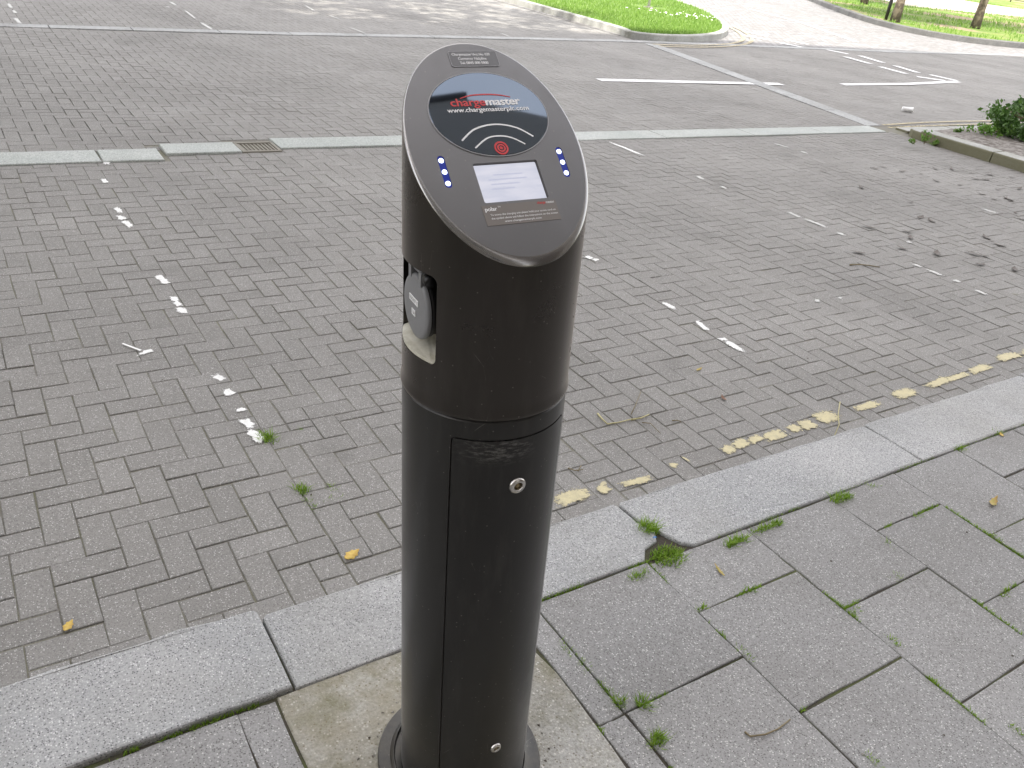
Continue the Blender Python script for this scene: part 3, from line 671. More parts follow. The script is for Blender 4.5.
tree('thin tree trunk set back behind the lamp column on the far verge', *G(863.5, 4, .155), 0.16, 8, 3.4)
tree('added big plane tree left of the bays, out of frame, to shade the far bays', -3.4, 10.2, 0.32, 14.5, 6.2, 0, 'added shade trees left of the bays', 330, 0)  # made-up tree, its crown shades the far bays
tree('second plane tree farther left of the bays, out of frame, added for shade', -8.5, 8.2, 0.30, 14.0, 5.8, 0, 'added shade trees left of the bays', 300, 0)  # made-up tree, widens the shade of the first
t = thing('lamp_column', 'slim black lamp column close to a tree on the far verge', 'lamp post', (*G(885.5, 20, .15), 0.14))
mb = MB(); mb.lathe([(0.06, -0.05), (0.06, 0.9), (0.055, 0.95), (0.045, 1.0), (0.04, 5.0)], 14); mb.build('column', M_black_paint, t)
mb = MB(); mb.lathe([(0.05, 5.0), (0.16, 5.1), (0.2, 5.5), (0.12, 5.6), (0.03, 5.75)], 14); mb.build('lantern', M_grey_paint, t)
# railings far beyond
fa, fb = G(955, -7.5, .15), G(1060, 10.5, .15); t = thing('railing', 'dark metal railing beyond the pale path at the far right', 'railing', (fa[0], fa[1], 0.15))
d = fb - fa; L = np.linalg.norm(d); nf = int(L / 2.4); mb = MB()
for z in (0.25, 1.05): mb.tube([(0, 0, z), (d[0], d[1], z)], 0.03, 6)
mb.build('rail', M_black_paint, t)
for k in range(nf + 1): p = d * k / nf; mb = MB(); mb.tube([(p[0], p[1], -0.1), (p[0], p[1], 1.2)], 0.06, 8); mb.build('post', M_black_paint, t)

# ------------------------------------------------------------------ planter at the right
pk = MB()
PX, PY = 10.32, 6.55
pl = [(PX, 2.2), (PX, 3.35), (PX, 4.35), (PX, 5.3), (PX, 6.28)]
for (x0, y0), (x1, y1) in zip(pl, pl[1:]): pk.prism([(x0, y0 + 0.006), (x0 + 0.25, y0 + 0.006), (x0 + 0.25, y1 - 0.006), (x0, y1 - 0.006)], -0.04, 0.125, 0.02)
pk.prism([(10.36, 6.29), (10.57, 6.29), (10.57, 6.52), (10.44, 6.50), (10.38, 6.42)], -0.04, 0.10, 0.02)
for a in (10.58, 11.7, 12.9, 14.1, 15.3): pk.prism([(a + 0.005, 6.60), (a + 1.1, 6.60), (a + 1.1, 6.80), (a + 0.005, 6.80)], -0.04, 0.03, 0.01)
tag(pk.build('planter_kerb', M_plkerb), kind='structure')
sm = MB(); nx, ny = 40, 34; V = []
for j in range(ny + 1):
    for i in range(nx + 1):
        x = PX + 0.2 + (16.5 - PX) * i / nx; y = 2.2 + (6.62 - 2.2) * j / ny
        e = min(1, (6.62 - y) / 0.5); V.append((x, y, 0.03 + 0.085 * e + 0.02 * mnoise.noise(Vector((x * 3, y * 3, 0)))))
sm.add(V, [(j * (nx + 1) + i, j * (nx + 1) + i + 1, (j + 1) * (nx + 1) + i + 1, (j + 1) * (nx + 1) + i) for j in range(ny) for i in range(nx)], True)
tag(sm.build('planter_soil', M_soil), kind='structure')
t = thing('bush', 'dense rounded dark green bush in the kerbed bed at the right edge', 'bush', (12.3, 5.75, 0.1))
V, F, R = clumps(210, (0, 0, 0.20), (0.78, 0.74, 0.24), 30, 0.062, 0.05, 0.7)
leaf_mesh('foliage', V, F, R, M_bush, t)
mb = MB()
for k in range(16):
    a = k * 0.393 * 1.7; L = rng.uniform(0.3, 0.6); mb.tube([(0.05 * math.cos(a), 0.05 * math.sin(a), -0.03), (L * .5 * math.cos(a), L * .5 * math.sin(a), 0.18), (L * math.cos(a), L * math.sin(a), 0.3)], [0.012, 0.009, 0.004], 5)
mb.build('stems', M_twig, t)
def weed(label, x, y, z, rad, hgt, nc, size, cat='weed', group=None, mat_=None):
    t = thing('weed', label, cat, (x, y, z), 0, group)
    V, F, R = clumps(nc, (0, 0, hgt * 0.5), (rad, rad, hgt * 0.5), 9, size, size * 0.45, 0.2); leaf_mesh('leaves', V, F, R, mat_ or M_weed, t)
    mb = MB()
    for k in range(4): a = k * 1.6; mb.tube([(0, 0, -0.01), (rad * .6 * math.cos(a), rad * .6 * math.sin(a), hgt * 0.7)], 0.003, 5)
    mb.build('stems', M_twig, t)
weed('leafy green weed at the broken kerb corner of the planted bed', *G(925, 141, .1), 0.07, 0.05, 0.16, 10, 0.035)
weed('low dark weed growing left of the leafy one at the bed corner', *G(914, 140, .1), 0.06, 0.07, 0.05, 8, 0.028)
weed('small weed hanging over the moss stained kerb face below the bed corner', 10.29, 6.02, 0.0, 0.05, 0.07, 7, 0.03)
weed('low green plant spreading at the left foot of the bush', 11.42, 6.05, 0.1, 0.22, 0.14, 24, 0.05)
weed('small green sprig alone on the bare soil near the road side of the bed', *G(957, 131, .1), 0.08, 0.06, 0.06, 6, 0.04)

# ------------------------------------------------------------------ drain grate
t = thing('drain_grate', 'small rusty iron drain grate between the pale channel stones', 'drain', (2.055, 6.735, -0.006))
mb = MB(); W_, D_ = 0.315, 0.25
for c, d in (((0, -D_ / 2, 0.004), (W_, 0.025, 0.03)), ((0, D_ / 2, 0.004), (W_, 0.025, 0.03)), ((-W_ / 2 + .012, 0, 0.003), (0.024, D_ - .03, 0.03)), ((W_ / 2 - .012, 0, 0.003), (0.024, D_ - .03, 0.03))): mb.box(c, d, 0, 0.003)
mb.build('frame', M_iron, t)
mb = MB()
for k in range(9): mb.box((-0.122 + 0.0305 * k, 0, 0.0025), (0.015, D_ - 0.028, 0.018), 0, 0.002)
mb.build('bars', M_iron, t)
mb = MB(); mb.box((0, 0, -0.0065), (W_ - 0.05, D_ - 0.05, 0.001)); mb.build('gully_shade', M_dark, t)  # dark sheet under the bars, painted as the shade down the drain

# ------------------------------------------------------------------ the charging post
PM = Matrix(((0.99340826, 0.10189434, -0.05251264, 0.78252), (-0.10118568, 0.99473908, 0.01598832, 1.07283), (0.05386549, -0.0105694, 0.99849226, 0.1), (0, 0, 0, 1)))
post = thing('charging_post', 'tall black cylindrical charging post with slanted display face and blue lights', 'charging post'); post.matrix_world = PM
RAD, HT, TH = 0.147, 1.4592, math.radians(41.4); SL = math.tan(TH)
def fp(u, v, w_=0.0): return Vector((u, v * math.cos(TH) - w_ * math.sin(TH), HT + v * math.sin(TH) + w_ * math.cos(TH)))
FM = Matrix.Translation(Vector((0, 0, HT))) @ Matrix.Rotation(TH, 4, 'X')
NS = 144
def ringc(r, z): return [(r * math.cos(2 * math.pi * k / NS), r * math.sin(2 * math.pi * k / NS), z) for k in range(NS)]
R = [ringc(RAD - 0.0025, 1.0535), ringc(RAD + 0.001, 1.0545), ringc(RAD + 0.0022, 1.0575), ringc(RAD + 0.0020, 1.062), ringc(RAD + 0.0004, 1.070), ringc(RAD, 1.080)]
RHO = 0.007
rim = []
for k in range(0, 9):
    t_ = math.radians(90 * k / 8); q = []
    for i in range(NS):
        a = 2 * math.pi * i / NS; rho = RHO * (0.65 - 0.40 * math.sin(a)); rr = RAD - rho * (1 - math.cos(t_))
        q.append((rr * math.cos(a), rr * math.sin(a), HT + SL * rr * math.sin(a) - rho * 1.05 * (1 - math.sin(t_))))
    rim.append(q)
low = HT - SL * RAD - 0.03
for f in (0.35, 0.7): pass
R.append([(RAD * math.cos(2 * math.pi * i / NS), RAD * math.sin(2 * math.pi * i / NS), 1.08 + (rim[0][i][2] - 1.08) * 0.5) for i in range(NS)])
head = MB().rings(R + rim).build('head', M_head, post, sharp=50)
head.data.materials.append(M_face); head.data.materials.append(M_rim)
for k, p in enumerate(head.data.polygons): p.material_index = 2 if 7 * NS <= k < 15 * NS else (1 if k == 15 * NS + 1 else 0)
# openings: socket recess at the side, screen well in the slanted face, two light slots
def rrect(w_, h_, r, n=6):
    P = []
    for cx, cy, a0 in ((w_ / 2 - r, h_ / 2 - r, 0), (-w_ / 2 + r, h_ / 2 - r, 90), (-w_ / 2 + r, -h_ / 2 + r, 180), (w_ / 2 - r, -h_ / 2 + r, 270)):
        for k in range(n + 1): a = math.radians(a0 + 90 * k / n); P.append((cx + r * math.cos(a), cy + r * math.sin(a)))
    return P
def cutter(P, z0, z1, M): return_ = MB(); return_.rings([[M @ Vector((x, y, z)) for x, y in P] for z in (z0, z1)], smooth=False); o = return_.build('cutter', None, None, fix=True); o.matrix_world = PM; return o
RZ0, RZ1 = 1.137, 1.290
RM = Matrix.Translation(Vector((0, 0, (RZ0 + RZ1) / 2))) @ Matrix(((0, 0, -1, 0), (-1, 0, 0, 0), (0, 1, 0, 0), (0, 0, 0, 1)))   # x->-y, y->z, z->-x
cuts = [cutter(rrect(0.150, RZ1 - RZ0, 0.012), 0.085, 0.25, RM),
        cutter(rrect(0.109, 0.068, 0.003), -0.007, 0.03, FM @ Matrix.Translation(Vector((0.004, -0.058, 0))))]
for u, v in ((-0.0985, -0.0345), (0.1035, -0.0315)):
    cuts.append(cutter(rrect(0.0112, 0.055, 0.0053), -0.0025, 0.03, FM @ Matrix.Translation(Vector((u, v, 0)))))
bpy.context.view_layer.update(); bool_diff(head, cuts)
# face pieces
def plate(name, P, w0, w1, m, par=None, off=(0, 0), bev=0.0):
    mb = MB(); P = [(x + off[0], y + off[1]) for x, y in P]
    rr = [[fp(x, y, w0) for x, y in P]]
    if bev: rr += [[fp(x, y, w1 - bev) for x, y in P], [fp(x, y, w1) for x, y in inset(P, bev)]]
    else: rr += [[fp(x, y, w1) for x, y in P]]
    mb.rings(rr, smooth=False); return mb.build(name, m, par or post)
ell = lambda a, b, n=72: [(a * math.cos(2 * math.pi * k / n), b * math.sin(2 * math.pi * k / n)) for k in range(n)]
LC = (0.0045, 0.062)
lens = plate('display_panel', ell(0.0995, 0.0755), -0.002, 0.0016, M_lens, off=LC, bev=0.0005)
mb = MB(); A, B_ = ell(0.1012, 0.0772), ell(0.0998, 0.0758)
mb.rings([[fp(x + LC[0], y + LC[1], -0.001) for x, y in A], [fp(x + LC[0], y + LC[1], 0.0013) for x, y in A], [fp(x + LC[0], y + LC[1], 0.0013) for x, y in B_], [fp(x + LC[0], y + LC[1], -0.001) for x, y in B_]], False, False, False)
mb.build('panel_edge', M_edge, lens)
def text(s, u, v, size, m, name, parent, w_=0.002, off=0.0, align='LEFT', width=None, shear=0.0):
    cu = bpy.data.curves.new('t', 'FONT'); cu.body = s; cu.size = size; cu.align_x = align; cu.shear = shear
    o = bpy.data.objects.new('t', cu); C.objects.link(o); bpy.context.view_layer.update()
    me = bpy.data.meshes.new_from_object(o.evaluated_get(bpy.context.evaluated_depsgraph_get())); bpy.data.objects.remove(o)
    X0 = [tuple(p.co) for p in me.vertices]; F0 = [tuple(p.vertices) for p in me.polygons]; bpy.data.meshes.remove(me)
    xs_ = [p[0] for p in X0]; k = (width / (max(xs_) - min(xs_))) if width else 1.0; x_min = min(xs_) if width else 0
    mb = MB()
    for q, (du, dv) in enumerate([(0, 0)] if off == 0 else [(-off, 0), (off, 0), (0, off * 0.6), (0, -off * 0.6)]):   # bold: strokes thickened
        mb.add([fp(u + (p[0] - x_min) * k + du, v + p[1] + dv, w_ + 0.00004 * q) for p in X0], F0)
    return mb.build(name, m, parent)
text('charge', -0.056, 0.0765, 0.0195, M_red, 'logo_text', lens, 0.0021, 0.0006, width=0.058)
text('master', 0.0035, 0.0765, 0.0195, M_print, 'logo_text', lens, 0.0021, 0.0009, width=0.059)
text('www.chargemasterplc.com', -0.065, 0.0655, 0.0115, M_print, 'web_text', lens, 0.0021, 0.0003, width=0.139)
def arc(name, pts, wd, m, parent, w_=0.0021):
    P = smooth_path(pts, 8); n = len(P); W = [wd * (0.45 + 0.55 * math.sin(math.pi * (i + 0.5) / n)) if name == 'swoosh' else wd for i in range(n)]
    A = [P[i] + (offset_path(P, 1)[i] - P[i]) * W[i] / 2 for i in range(n)]; B2 = [P[i] - (offset_path(P, 1)[i] - P[i]) * W[i] / 2 for i in range(n)]
    mb = MB(); mb.add([fp(x, y, w_) for x, y in A] + [fp(x, y, w_) for x, y in B2], [(i, n + i, n + i + 1, i + 1) for i in range(n - 1)]); return mb.build(name, m, parent)
arc('swoosh', [(-0.038, 0.0905), (-0.018, 0.0955), (0.008, 0.0965), (0.03, 0.0948), (0.049, 0.0905)], 0.0024, M_red, lens)
arc('signal_arc', [(-0.0565, 0.0155), (-0.03, 0.0345), (0.006, 0.0415), (0.04, 0.0345), (0.066, 0.0165)], 0.0027, M_print, lens)
arc('signal_arc', [(-0.0385, 0.0015), (-0.015, 0.0170), (0.006, 0.0205), (0.027, 0.0165), (0.0475, 0.0035)], 0.0025, M_print, lens)
for r0, r1 in ((0.0088, 0.0118), (0.0045, 0.0072), (0.0, 0.0028)):
    mb = MB(); K = 40
    o_ = [fp(0.0045 + r1 * math.cos(2 * math.pi * k / K), -0.001 + 0.0 + r1 * math.sin(2 * math.pi * k / K), 0.0022) for k in range(K)]
    i_ = [fp(0.0045 + max(r0, 1e-4) * math.cos(2 * math.pi * k / K), -0.001 + max(r0, 1e-4) * math.sin(2 * math.pi * k / K), 0.0022) for k in range(K)]
    mb.rings([o_, i_], False, False, False); mb.build('touch_ring', M_red, lens)
scr = plate('screen', rrect(0.1075, 0.0665, 0.002), -0.0065, -0.0052, M_screen, off=(0.004, -0.058))
for k, (u0, u1) in enumerate(((-0.02, 0.03), (-0.03, 0.035), (-0.028, 0.02), (-0.03, 0.01))):
    mb = MB(); v = -0.044 - 0.008 * k; mb.add([fp(u0, v, -0.0050), fp(u1, v, -0.0050), fp(u1, v + 0.0022, -0.0050), fp(u0, v + 0.0022, -0.0050)], [(0, 1, 2, 3)]); mb.build('screen_line', m_emit('screen line', (0.05, 0.05, 0.06), (0.60, 0.62, 0.78), 0.175), scr)
stk = plate('instruction_label', rrect(0.125, 0.034, 0.0012), -0.0005, 0.0006, M_sticker, off=(0.0045, -0.1135))
text('polar', -0.0545, -0.1062, 0.0095, M_print, 'label_text', stk, 0.0008, 0.0003)
text('TM', -0.0325, -0.1015, 0.0035, M_print, 'label_text', stk, 0.0008)
text('charge', 0.0345, -0.1015, 0.006, M_red, 'label_text', stk, 0.0008, 0.0001, width=0.0145)
text('master', 0.0497, -0.1015, 0.006, M_print, 'label_text', stk, 0.0008, 0.0001, width=0.0145)
text('To access the charging unit please hold your access card on', -0.048, -0.1145, 0.0045, M_print, 'label_text', stk, 0.0008, 0.00006, width=0.110)
text('the symbol above and follow the instructions on the screen', -0.048, -0.1205, 0.0045, M_print, 'label_text', stk, 0.0008, 0.00006, width=0.112)
text('www.chargemasterplc.com', -0.028, -0.1265, 0.0045, M_print, 'label_text', stk, 0.0008, 0.00006, width=0.062)
tl = plate('unit_label', rrect(0.084, 0.0295, 0.004), -0.0005, 0.0007, M_toplabel, off=(0.0085, 0.1645))
mb = MB(); A, B_ = rrect(0.084, 0.0295, 0.004), rrect(0.0822, 0.0277, 0.0032)
mb.rings([[fp(x + .0085, y + .1645, 0.0009) for x, y in A], [fp(x + .0085, y + .1645, 0.0009) for x, y in B_]], False, False, False); mb.build('label_border', M_edge, tl)
text('Chargemaster Unit No. 029', -0.0275, 0.1705, 0.0068, M_print, 'label_text', tl, 0.001, 0.0002, width=0.0655)
text('Customer Helpline', -0.019, 0.1625, 0.0068, M_print, 'label_text', tl, 0.001, 0.0002, width=0.049)
text('Tel: 0845 000 0000', -0.018, 0.1545, 0.0068, M_print, 'label_text', tl, 0.001, 0.0002, width=0.049)
for u, v in ((-0.0985, -0.0345), (0.1035, -0.0315)):
    bar = plate('light_strip', rrect(0.0107, 0.0545, 0.0050), -0.0024, -0.0008, M_ledbar, off=(u, v))
    for k in range(3):
        mb = MB(); K = 16; c = (u, v + 0.0195 - 0.0195 * k)
        mb.rings([[fp(c[0] + r_ * math.cos(2 * math.pi * q / K), c[1] + r_ * math.sin(2 * math.pi * q / K), w_) for q in range(K)] for r_, w_ in ((0.0042, -0.0009), (0.0036, 0.0004), (0.0016, 0.0010))], False, True); mb.build('led', M_led, bar)
# recess furniture: tray, socket and hinged lid
def xplane(y, z, x): return Vector((x, y, z))
mb = MB(); T = [(-0.086, -0.0735), (-0.086, 0.0735)]
outer = [(-math.sqrt(RAD ** 2 - y * y) + 0.0015, y) for y in np.linspace(0.0735, -0.0735, 17)]
P = T[::1] + outer
rr = [[(x, y, RZ0 + 0.0008) for x, y in P], [(x, y, RZ0 + 0.006 + 0.25 * max(0, x + 0.125)) for x, y in P]]
mb.rings(rr, smooth=False); mb.build('recess_tray', M_tray, post, fix=True)
LY, LZ, LX, LRAD = -0.004, 1.2125, -0.123, 0.0545
XM = lambda x, y, z: Matrix.Translation(Vector((x, y, z))) @ Matrix(((0, 0, -1, 0), (-1, 0, 0, 0), (0, 1, 0, 0), (0, 0, 0, 1)))
sock = MB().lathe([(0.049, -0.055), (0.049, -0.008), (0.0515, -0.006), (0.0515, 0.001), (0.047, 0.002)], 48, XM(LX + 0.0, LY, LZ)).build('socket', M_black, post)
lid = MB().lathe([(LRAD - 0.004, 0.0025), (LRAD, 0.004), (LRAD, 0.0085), (LRAD - 0.0025, 0.0115), (LRAD - 0.008, 0.0125), (0.02, 0.0135), (0.0005, 0.0137)], 56, XM(LX, LY, LZ), cap1=False).build('socket_lid', M_grey, sock, sharp=60)
mb = MB()
for s_ in (-1, 1): mb.box((LX - 0.005, LY + s_ * 0.022, LZ + LRAD + 0.002), (0.016, 0.011, 0.024), 0, 0.003)
mb.tube([(LX - 0.004, LY - 0.034, LZ + LRAD + 0.009), (LX - 0.004, LY + 0.034, LZ + LRAD + 0.009)], 0.0055, 12)
mb.build('hinge', M_grey, sock)
mb = MB(); mb.tube([(LX - 0.004, LY - 0.047, LZ + LRAD + 0.004), (LX - 0.004, LY - 0.031, LZ + LRAD + 0.007)], 0.0095, 16); mb.build('hinge_cap', M_black, sock)
def lid_text(s, y, z, size, m):
    cu = bpy.data.curves.new('t', 'FONT'); cu.body = s; cu.size = size; cu.align_x = 'CENTER'; cu.align_y = 'CENTER'; o = bpy.data.objects.new('t', cu); C.objects.link(o); bpy.context.view_layer.update()
    me = bpy.data.meshes.new_from_object(o.evaluated_get(bpy.context.evaluated_depsgraph_get())); bpy.data.objects.remove(o)
    for p in me.vertices: p.co = Vector((LX - 0.0149, LY + y - p.co.x, LZ + z + p.co.y))
    me.materials.clear(); me.materials.append(m); o = bpy.data.objects.new('lid_text', me); C.objects.link(o); o.parent = sock
def lid_label(y, z, w_, h_): mb = MB(); mb.box((LX - 0.0141, LY + y, LZ + z), (0.0012, w_, h_), 0); mb.build('lid_label', M_print, sock)
lid_label(0.0, 0.012, 0.038, 0.010); lid_text('SOCKET 1', 0, 0.012, 0.0075, M_darkprint); lid_label(0.0, -0.010, 0.016, 0.010); lid_text('13A', 0, -0.010, 0.008, M_darkprint)
# lower column with recessed door opening
col = MB().lathe([(RAD - 0.0005, -0.03), (RAD - 0.0005, 0.02), (RAD - 0.0005, 0.35), (RAD - 0.0005, 0.70), (RAD - 0.0005, 1.040), (RAD - 0.001, 1.048), (RAD - 0.004, 1.051), (RAD - 0.004, 1.0525)], NS).build('column', M_col, post, sharp=50)
def curved(az0, az1, r0, r1, z0, z1, rc, name, m, parent, n=60):
    mb = MB(); A = [az0 + (az1 - az0) * (1 - math.cos(math.pi * i / n)) / 2 for i in range(n + 1)]; O, I = [], []
    for a in A:
        ed = min(a - az0, az1 - a) * r1; zt = z1 - (rc - math.sqrt(max(0, rc * rc - (rc - ed) ** 2)) if ed < rc else 0)
        ca, sa = math.cos(a), math.sin(a)
        O += [(r1 * ca, r1 * sa, z0), (r1 * ca, r1 * sa, zt)]; I += [(r0 * ca, r0 * sa, z0), (r0 * ca, r0 * sa, zt)]
    b = len(O); V = O + I; F_ = []
    for i in range(n):
        p, q = 2 * i, 2 * i + 2
        F_ += [(p, q, q + 1, p + 1), (b + p + 1, b + q + 1, b + q, b + p), (p + 1, q + 1, b + q + 1, b + p + 1), (b + p, b + q, q, p)]
    e = 2 * n; F_ += [(1, b + 1, b, 0), (e, b + e, b + e + 1, e + 1)]
    mb.add(V, F_, True); return mb.build(name, m, parent, sharp=40)
D2R = math.radians
cut = curved(D2R(-136.4), D2R(-43.4), 0.1415, 0.17, 0.03, 1.0155, 0.010, 'cutter', None, None); cut.matrix_world = PM
bpy.context.view_layer.update(); bool_diff(col, [cut])
door = curved(D2R(-135.2), D2R(-44.6), 0.1417, RAD - 0.0001, 0.033, 1.0128, 0.008, 'access_door', M_door, post)
def lock(z, az, sc):
    a = D2R(az); out = Vector((math.cos(a), math.sin(a), 0)); tx_ = Vector((-math.sin(a), math.cos(a), 0))
    Mx = Matrix((( tx_.x, 0, out.x, out.x * RAD), (tx_.y, 0, out.y, out.y * RAD), (0, 1, 0, z), (0, 0, 0, 1)))
    lk = MB().lathe([(0.0155 * sc, -0.003), (0.0155 * sc, 0.0022), (0.0135 * sc, 0.0045), (0.0085 * sc, 0.0048), (0.0075 * sc, 0.0030), (0.0075 * sc, -0.001)], 36, Mx, cap1=False).build('lock', M_steel, door, sharp=60)
    MB().lathe([(0.0074 * sc, -0.002), (0.0074 * sc, 0.0006), (0.004 * sc, 0.0008), (0.0038 * sc, 0.0028), (0.0006, 0.003)], 24, Mx).build('lock_barrel', M_brass, door)
lock(0.916, -89.0, 1.0); lock(0.2115, -87.8, 0.78)
fl_ = MB().lathe([(0.140, -0.03), (0.193, -0.03), (0.195, 0.004), (0.192, 0.010), (0.166, 0.0125), (0.1590, 0.020), (0.1565, 0.021), (0.1545, 0.018), (0.1540, 0.010), (0.135, 0.009)], 96, Matrix(((1, 0, 0, -0.007), (0, 1, 0, 0.002), (-0.054, 0.0106, 1, 0.003), (0, 0, 0, 1))), False, False).build('base_flange', M_col, post, sharp=40)
for k in range(4):
    a = D2R(35 + 90 * k); MB().lathe([(0.0085, 0.008), (0.0085, 0.015), (0.006, 0.0175), (0.0005, 0.018)], 6, Matrix.Translation(Vector((0.174 * math.cos(a), 0.174 * math.sin(a), 0)))).build('bolt', M_steel, fl_)

# ------------------------------------------------------------------ litter, leaves, twigs
t = thing('paper_cup', 'white crumpled paper cup with dark print lying on the road', 'litter', (*G(906.5, 112), 0.04), math.radians(-38))
RY = Matrix.Rotation(math.radians(90), 4, 'Y') @ Matrix.Scale(1.0, 4)
def cup_ring(r, z, q): return [RY @ Vector((r * math.cos(2 * math.pi * k / 28) * (1 - 0.16 * q), r * math.sin(2 * math.pi * k / 28), z + 0.004 * math.sin(3 * 2 * math.pi * k / 28) * q)) for k in range(28)]
mb = MB(); mb.rings([cup_ring(0.030, -0.075, 0), cup_ring(0.036, -0.02, .6), cup_ring(0.041, 0.03, 1), cup_ring(0.044, 0.072, .6), cup_ring(0.046, 0.075, .5), cup_ring(0.042, 0.073, .5), cup_ring(0.030, -0.068, 0)]); mb.build('cup_body', M_print, t)
mb = MB(); A, B_ = cup_ring(0.0365, -0.045, .6), cup_ring(0.0425, 0.028, 1); mb.add(A[:15] + B_[:15], [(k, k + 1, 16 + k, 15 + k) for k in range(14)], True); mb.build('printed_band', N('cup print', 0.6, (0.10, 0.08, 0.10)).m, t)
def leaf_shape(name, label, cat, p, z, size, col, rz, group=None, curl=0.25, elong=0.55):
    V = []; n = 9
    for i in range(n + 1):
        t = i / n; wd = elong * size * 0.5 * math.sin(math.pi * t ** 0.8) * (1 + 0.25 * math.sin(i * 2.4)); x = (t - 0.5) * size
        zc = curl * size * (t - 0.5) ** 2
        V += [(x, wd, zc + 0.3 * curl * wd), (x, 0, zc), (x, -wd, zc + 0.35 * curl * wd)]
    F_ = []
    for i in range(n):
        for j in range(2): a = i * 3 + j; F_.append((a, a + 1, a + 4, a + 3))
    mb = MB().add(V, F_, True); m = bpy.data.materials.get('leaf ' + col[0]) or None
    if not m:
        q = N('leaf ' + col[0], 0.6); q.color(q.mix(q.ramp(q.noise(60, 4), [(0.35, 0.0), (0.65, 1.0)]), col[1], col[2])); m = q.m
    o = mb.build(name, m); md = o.modifiers.new('thickness', 'SOLIDIFY'); md.thickness = 0.0008; o.location = (p[0], p[1], z); o.rotation_euler = (0.1, -0.06, rz); return tag(o, label, cat, group)
YEL = ('yellow', (0.62, 0.45, 0.10), (0.52, 0.33, 0.07)); OLV = ('olive', (0.30, 0.27, 0.05), (0.40, 0.26, 0.07)); BRN = ('brown', (0.07, 0.058, 0.048), (0.13, 0.105, 0.085))
leaf_shape('leaf', 'single yellow fallen leaf on the brick road just left of the post', 'leaf', G(352, 557), 0.011, 0.062, YEL, 0.35)
leaf_shape('leaf', 'small yellow leaf near the kerb at the lower left', 'leaf', G(69, 628), 0.010, 0.042, YEL, 0.9)
leaf_shape('leaf', 'curled yellow and brown leaf on a grey paving slab at the right', 'leaf', G(993, 503, .1), 0.104, 0.085, OLV, 0.0 + 0.3, curl=0.6, elong=0.3)
leaf_shape('leaf', 'tiny pale yellow leaf beside grass at the back of the kerb', 'leaf', G(1001, 435, .1), 0.104, 0.035, YEL, 0.8)
leaf_shape('leaf', 'thin olive leaf lying on the slab beside the kerb gap', 'leaf', G(719, 571, .1), 0.104, 0.06, OLV, 1.4, elong=0.2)
leaf_shape('leaf', 'small faded yellow leaf on the road beyond the twig', 'leaf', G(699, 370), 0.005, 0.05, OLV, 0.2, elong=0.3)
leaf_shape('leaf', 'reddish brown curled leaf on the road above the yellow dashes', 'leaf', G(723, 399), 0.005, 0.05, ('rust', (0.20, 0.09, 0.04), (0.12, 0.06, 0.03)), 1.2, elong=0.4, curl=0.6)
o8 = lambda x, y: (820 + x / 5.02, 160 + y / 5.02)
for k, (x, y) in enumerate([(315, 37), (410, 60), (505, 72), (575, 45), (660, 48), (765, 68), (850, 75), (580, 107), (205, 140), (450, 215), (505, 292), (555, 308), (437, 362), (452, 393), (410, 446), (585, 472), (765, 473), (818, 482), (832, 392), (895, 430), (802, 527), (975, 552), (830, 100), (780, 97), (1000, 145), (895, 152), (930, 195), (955, 210), (945, 200), (870, 200), (240, 338), (190, 468), (980, 268), (1010, 300), (700, 128), (960, 90), (20, 62), (270, 45), (810, 175), (250, 100)]):
    leaf_shape('dead_leaf', 'small dark dead leaf on the paving near the planted bed', 'leaf', G(*o8(x, y)), 0.008, rng.uniform(0.06, 0.13), BRN, rng.uniform(0, 3.1), 'dark dead leaves near the planted bed', curl=0.3, elong=rng.uniform(0.3, 0.5))
def twig(label, paths, z=0.006, r=0.003, m=None):
    mb = MB()
    for P in paths:
        pp = [Vector((*G(*p, z), z + 0.003 * abs(math.sin(i * 2.1)))) for i, p in enumerate(P)]; mb.tube(pp, [r * (1 - 0.5 * i / len(pp)) for i in range(len(pp))], 6)
    return tag(mb.build('twig', m or M_twig), label, 'twig')
o7 = lambda x, y: (560 + x / 7.31, 380 + y / 7.31)
M_paletwig = N('pale stalk', 0.7, (0.42, 0.38, 0.20)).m
twig('pale forked stalk lying on the brick road right of the post', [[o7(275, 245), o7(305, 285), o7(345, 325), o7(430, 310), o7(520, 290)], [o7(520, 290), o7(590, 282), o7(650, 255)]], 0.006, 0.0042, M_paletwig)
twig('thin dark twig crossing the pale stalk on the road', [[o7(520, 250), o7(550, 190), o7(590, 90)], [o7(600, 310), o7(660, 320), o7(695, 355), o7(735, 390)]], 0.006, 0.0022)
twig('short dark twig on the road right of the pale stalk', [[o7(820, 297), o7(850, 297), o7(885, 307)]], 0.006, 0.0028)
twig('thin pale twig lying across the yellow dashes near the kerb', [[(840, 402), (838, 415), (839, 425), (834, 437)]], 0.007, 0.003, M_paletwig)
twig('curved brown twig on the slab at the bottom right', [[(745, 732), (750, 737), (765, 735), (778, 729), (790, 720)]], 0.105, 0.0032)
twig('long thin twig on the paving right of centre among dead leaves', [[o8(150, 527), o8(200, 526), o8(250, 531), o8(300, 538)]], 0.006, 0.005)
twig('dark stub of twig on the road left of the yellow dashes', [[(568, 468), (575, 471), (583, 470)], [(578, 471), (581, 466)]], 0.006, 0.0025)

